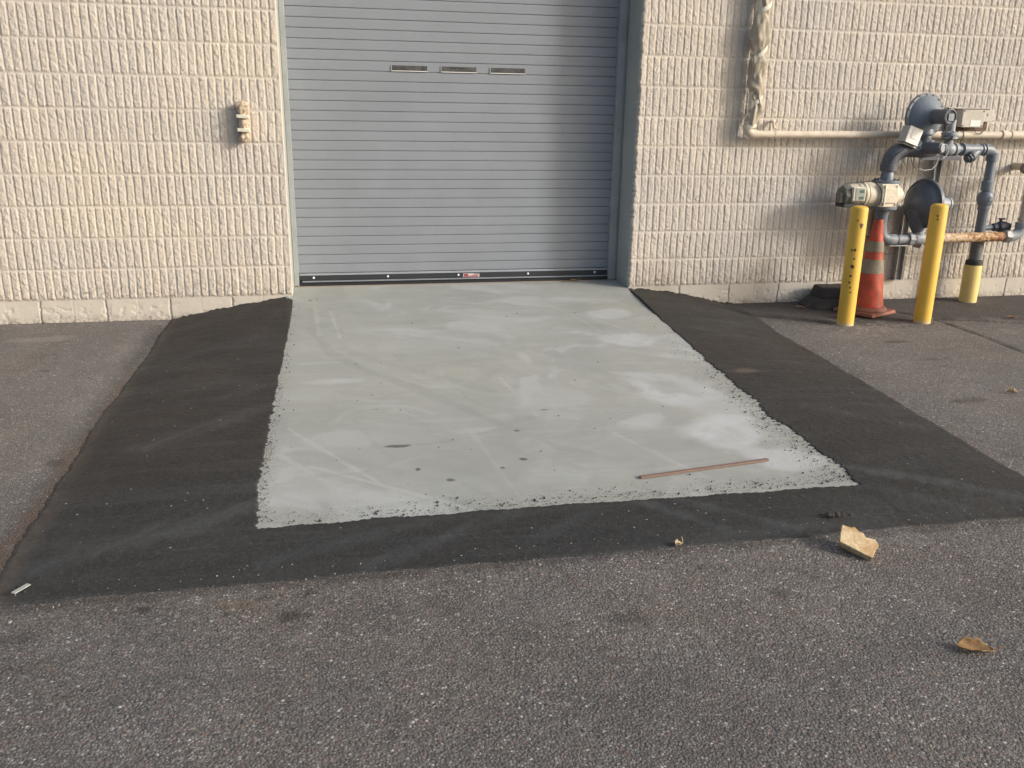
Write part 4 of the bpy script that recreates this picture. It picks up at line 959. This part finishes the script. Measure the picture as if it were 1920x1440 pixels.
# supports
mb = MB(); mb.box((4.72, -.235, .968), (.33, .07, .010)); mb.box((4.72, -.268, .957), (.33, .008, .028)); mb.box((4.86, -.13, .962), (.04, .24, .012)); mb.box((4.60, -.13, .962), (.04, .24, .012)); mb.build('support_shelf', GREYD, G, .001)
def channel(x, y, z0, z1, wd, mat, bolts=()):
    mb = MB(); mb.box((x, y, (z0+z1)/2), (wd, .008, z1-z0)); mb.box((x-wd/2+.003, y-.018, (z0+z1)/2), (.006, .030, z1-z0)); mb.box((x+wd/2-.003, y-.018, (z0+z1)/2), (.006, .030, z1-z0))
    o = mb.build('support_strut', mat, G, .001)
    for zz in bolts:
        mb = MB(); mb.lathe((x-.012, y-.004, zz), (0, -1, 0), [(0, .016), (.005, .016), (.006, .010), (.014, .010)], 6); mb.build('strut_bolt', RUSTM, o)
channel(4.860, -.030, .60, .962, .058, GALV)
channel(4.655, -.026, .012, .60, .062, GALV, (.085, .485))
channel(4.352, -.026, .030, .56, .062, BEIGESTRUT)
mb = MB(); mb.cyl((4.352, -.03, .355), (4.352, YB, .328), .009); mb.cyl((4.655, -.03, .325), (4.655, YB-.04, .318), .012); mb.box((4.46, YB, .318), (.16, .07, .008)); mb.box((4.70, YB+.01, .305), (.12, .09, .022)); mb.build('pipe_bracket', GALV, G, .001)
mb = MB(); mb.lathe((4.452, YB, .362), (1, 0, 0), [(0, .038), (.008, .038)], 20); mb.build('u_bolt', GREYD, G)

# ------------------------------------------------------------------ small litter
def leaf(name, c, L, W, ang, curl, col, label, cat='leaf', seed=1, tilt=0, group=None):
    r = random.Random(seed); t = thing(name, c, label, cat, group)
    m = Mat('leaf_'+str(seed), .7); a = m.noise(60, 4, .7); m.color(m.mix(m.ramp(a, [(.35, 0), (.7, 1)]), col, tuple(x*.5 for x in col)))
    n = 18; k = 9; P = []; F = []
    for j in range(n+1):
        s = j/n; w = W*.5*(math.sin(PI*s**.8)**.8)*(1+.14*math.sin(s*19+seed))
        for i in range(k):
            q = i/(k-1)*2-1; x = (s-.5)*L; y = q*w*math.cos(curl*q*.7)
            z = .004+abs(q)**1.6*w*curl+.12*L*(s-.5)**2+.0015*math.sin(9*s+q*4)
            P.append((x, y, z))
    for j in range(n):
        for i in range(k-1): a_ = j*k+i; F.append((a_, a_+1, a_+k+1, a_+k))
    me = bpy.data.meshes.new('blade'); me.from_pydata(P, [], F); me.update(); me.materials.append(m.m); smooth_all(me)
    o = bpy.data.objects.new('blade', me); C.objects.link(o); o.parent = t; s_ = o.modifiers.new('s', 'SOLIDIFY'); s_.thickness = .0012
    mb = MB(); mb.tube([(L*.48, 0, .012), (L*.62, .004, .018), (L*.75, .012, .022)], .0016, 6)
    me = bpy.data.meshes.new('stalk'); me.from_pydata(mb.v, [], mb.f); me.update(); me.materials.append(m.m)
    o = bpy.data.objects.new('stalk', me); C.objects.link(o); o.parent = t
    t.rotation_euler = (tilt, 0, ang); return t
leaf('dry_leaf', (2.025, -4.33, zg(0, -4.33)+.004), .105, .055, -.42, .75, (.36, .21, .085), 'curled tan dry leaf on the old asphalt at the lower right', seed=3, tilt=.3)
leaf('dry_leaf', (3.862, -2.285, zg(0, -2.28)+.004), .06, .04, -.5, 1.3, (.46, .33, .20), 'small pale crumpled leaf right of the new asphalt strip', seed=4)
leaf('dry_leaf', (5.155, -.735, zg(0, -.73)+.004), .085, .03, -.2, .8, (.27, .12, .05), 'reddish brown leaf lying on the crack near the right bollard', seed=5)
leaf('dry_leaf', (5.30, -.80, zg(0, -.73)+.004), .05, .025, .4, .9, (.30, .16, .07), 'small brown leaf scrap furthest right along the crack', seed=6)
leaf('dry_leaf', (3.90, -.555, zg(0, -.5)+.004), .07, .06, 1.3, 1.5, (.28, .09, .045), 'rust brown curled leaf between left bollard and rubber base', seed=7)
leaf('dry_leaf', (3.74, -.22, zg(0, -.2)+.004), .09, .03, -.3, .4, (.33, .20, .12), 'flat brown leaf beside the left end of the rubber base', seed=8)
leaf('dry_leaf', (2.09, .255, .003), .075, .022, .1, .9, (.30, .22, .10), 'dry leaf lying against the bottom of the roller door', seed=9)
leaf('dry_leaf', (1.415, -3.61, -.205), .035, .032, .5, .9, (.46, .36, .20), 'tiny tan leaf scrap on the front edge of the new asphalt', seed=10)

# wooden lath on the ramp
def on_ramp(x, y, dz=0): return (x, y, float(zr(np.array(y)))+dz)
lt = MB(); a = Vector(on_ramp(1.466, -3.058, .009)); b = Vector(on_ramp(2.072, -2.975, .009)); d = (b-a); n_ = 24
P = []; F = []; sd = Vector((-d.y, d.x, 0)).normalized()
for j in range(n_+1):
    p = a+d*j/n_; wv = .0095+rng.uniform(-.0006, .0006)
    for (su, sz) in ((-1, -.007), (1, -.007), (1, .001), (-1, .001)): P.append(p+sd*wv*su+Vector((0, 0, sz)))
for j in range(n_):
    for i in range(4): k = (i+1) % 4; F.append((j*4+i, j*4+k, j*4+4+k, j*4+4+i))
F += [(0, 1, 2, 3), (n_*4+3, n_*4+2, n_*4+1, n_*4)]
lt.add(P, F); wm = Mat('weathered_lath', .8); wm.color(wm.mix(wm.ramp(wm.noise(40, 4, .7, src=wm.mapping((1, 8, 8))), [(.35, 0), (.7, 1)]), (.24, .165, .135), (.16, .105, .085))); wm.bump(wm.noise(60, 4, .7, src=wm.mapping((1, 12, 12))), .001)
lt.build('wooden_lath', wm.m, None, .001, label='thin reddish wooden lath lying across the lower right of the ramp', cat='wood strip')
lt2 = MB(); lt2.tube([(1.98, .235, .004), (2.04, .232, .006), (2.11, .236, .005)], .0028, 6); lt2.build('twig', plain('twig_brown', (.16, .10, .06), .8), None, label='thin brown twig on the threshold in front of the door', cat='twig')

# broken foam block
def chunk():
    t = thing('foam_chunk', (2.02, -3.73, zg(0, -3.73)), 'broken cream coloured block fragment on the old asphalt below the strip', 'block fragment')
    m = Mat('cream_foam', .8); a = m.noise(16, 5, .7); m.color(m.mix(m.ramp(a, [(.42, 0), (.66, 1)]), (.66, .53, .33), (.42, .24, .09))); m.bump(m.noise(70, 4, .7), .0025)
    ms = Mat('cream_foam_side', .9); ms.color(ms.mix(ms.ramp(ms.noise(70, 4, .7), [(.35, 0), (.7, 1)]), (.50, .40, .25), (.22, .15, .08))); ms.bump(ms.noise(60, 4, .7), .004)
    out = [(-.062, -.012), (-.052, .020), (-.035, .062), (-.008, .052), (.004, .056), (.012, .036), (.026, .030), (.028, .012), (.058, .004), (.060, -.020), (.044, -.040), (.038, -.052), (.024, -.075), (.004, -.060), (-.030, -.035)]
    n = len(out); P = []; F = []
    def top(x, y): return .030+.03*x
    lv = []
    for k, (sc, hz) in enumerate(((.90, 0), (.98, .35), (1.0, .7), (1.0, .95), (.97, 1.0))):
        for (x, y) in out:
            j = 1+rng.uniform(-.03, .03)*(1 if k < 4 else 0); P.append((x*sc*j, y*sc*j, max(0, top(x, y)*hz)))
    for k in range(4):
        for i in range(n): q = (i+1) % n; F.append((k*n+i, k*n+q, (k+1)*n+q, (k+1)*n+i))
    nf = len(F); F.append(tuple(range(4*n, 5*n))); F.append(tuple(reversed(range(n))))
    me = bpy.data.meshes.new('fragment'); me.from_pydata(P, [], F); me.update(); me.materials.append(m.m); me.materials.append(ms.m)
    for i, p in enumerate(me.polygons): p.material_index = 0 if i >= nf else 1
    bm = bmesh.new(); bm.from_mesh(me); bmesh.ops.recalc_face_normals(bm, faces=bm.faces); bm.to_mesh(me); bm.free()
    o = bpy.data.objects.new('fragment', me); C.objects.link(o); o.parent = t; t.rotation_euler = (math.radians(21), math.radians(3), math.radians(-12)); t.location.z += .018; o.scale = (1.08, 1.1, 1); bv = o.modifiers.new('b', 'BEVEL'); bv.width = .002; bv.segments = 1
chunk()
mb = MB(); mb.box((-.707, -3.558, zg(0, -3.56)+.022), (.015, .058, .003), Matrix.Rotation(-.55, 3, 'Z')); mb.build('tape_scrap', plain('grey_scrap', (.36, .38, .37), .6), None, label='small pale rectangular scrap on the asphalt strip at far left', cat='scrap')
mb = MB(); r = random.Random(3)
for i in range(14):
    x = 2.09+r.gauss(0, .022); y = -3.50+r.gauss(0, .006); mb.sphere((x, y, -.190+r.uniform(0, .003)), r.uniform(.005, .010), 7, 5, (1.4, 1, .7))
mb.build('asphalt_lump', BLACKP_CRUMB, None, 0, False, label='black lump of asphalt on the strip above the cream fragment', cat='asphalt lump')
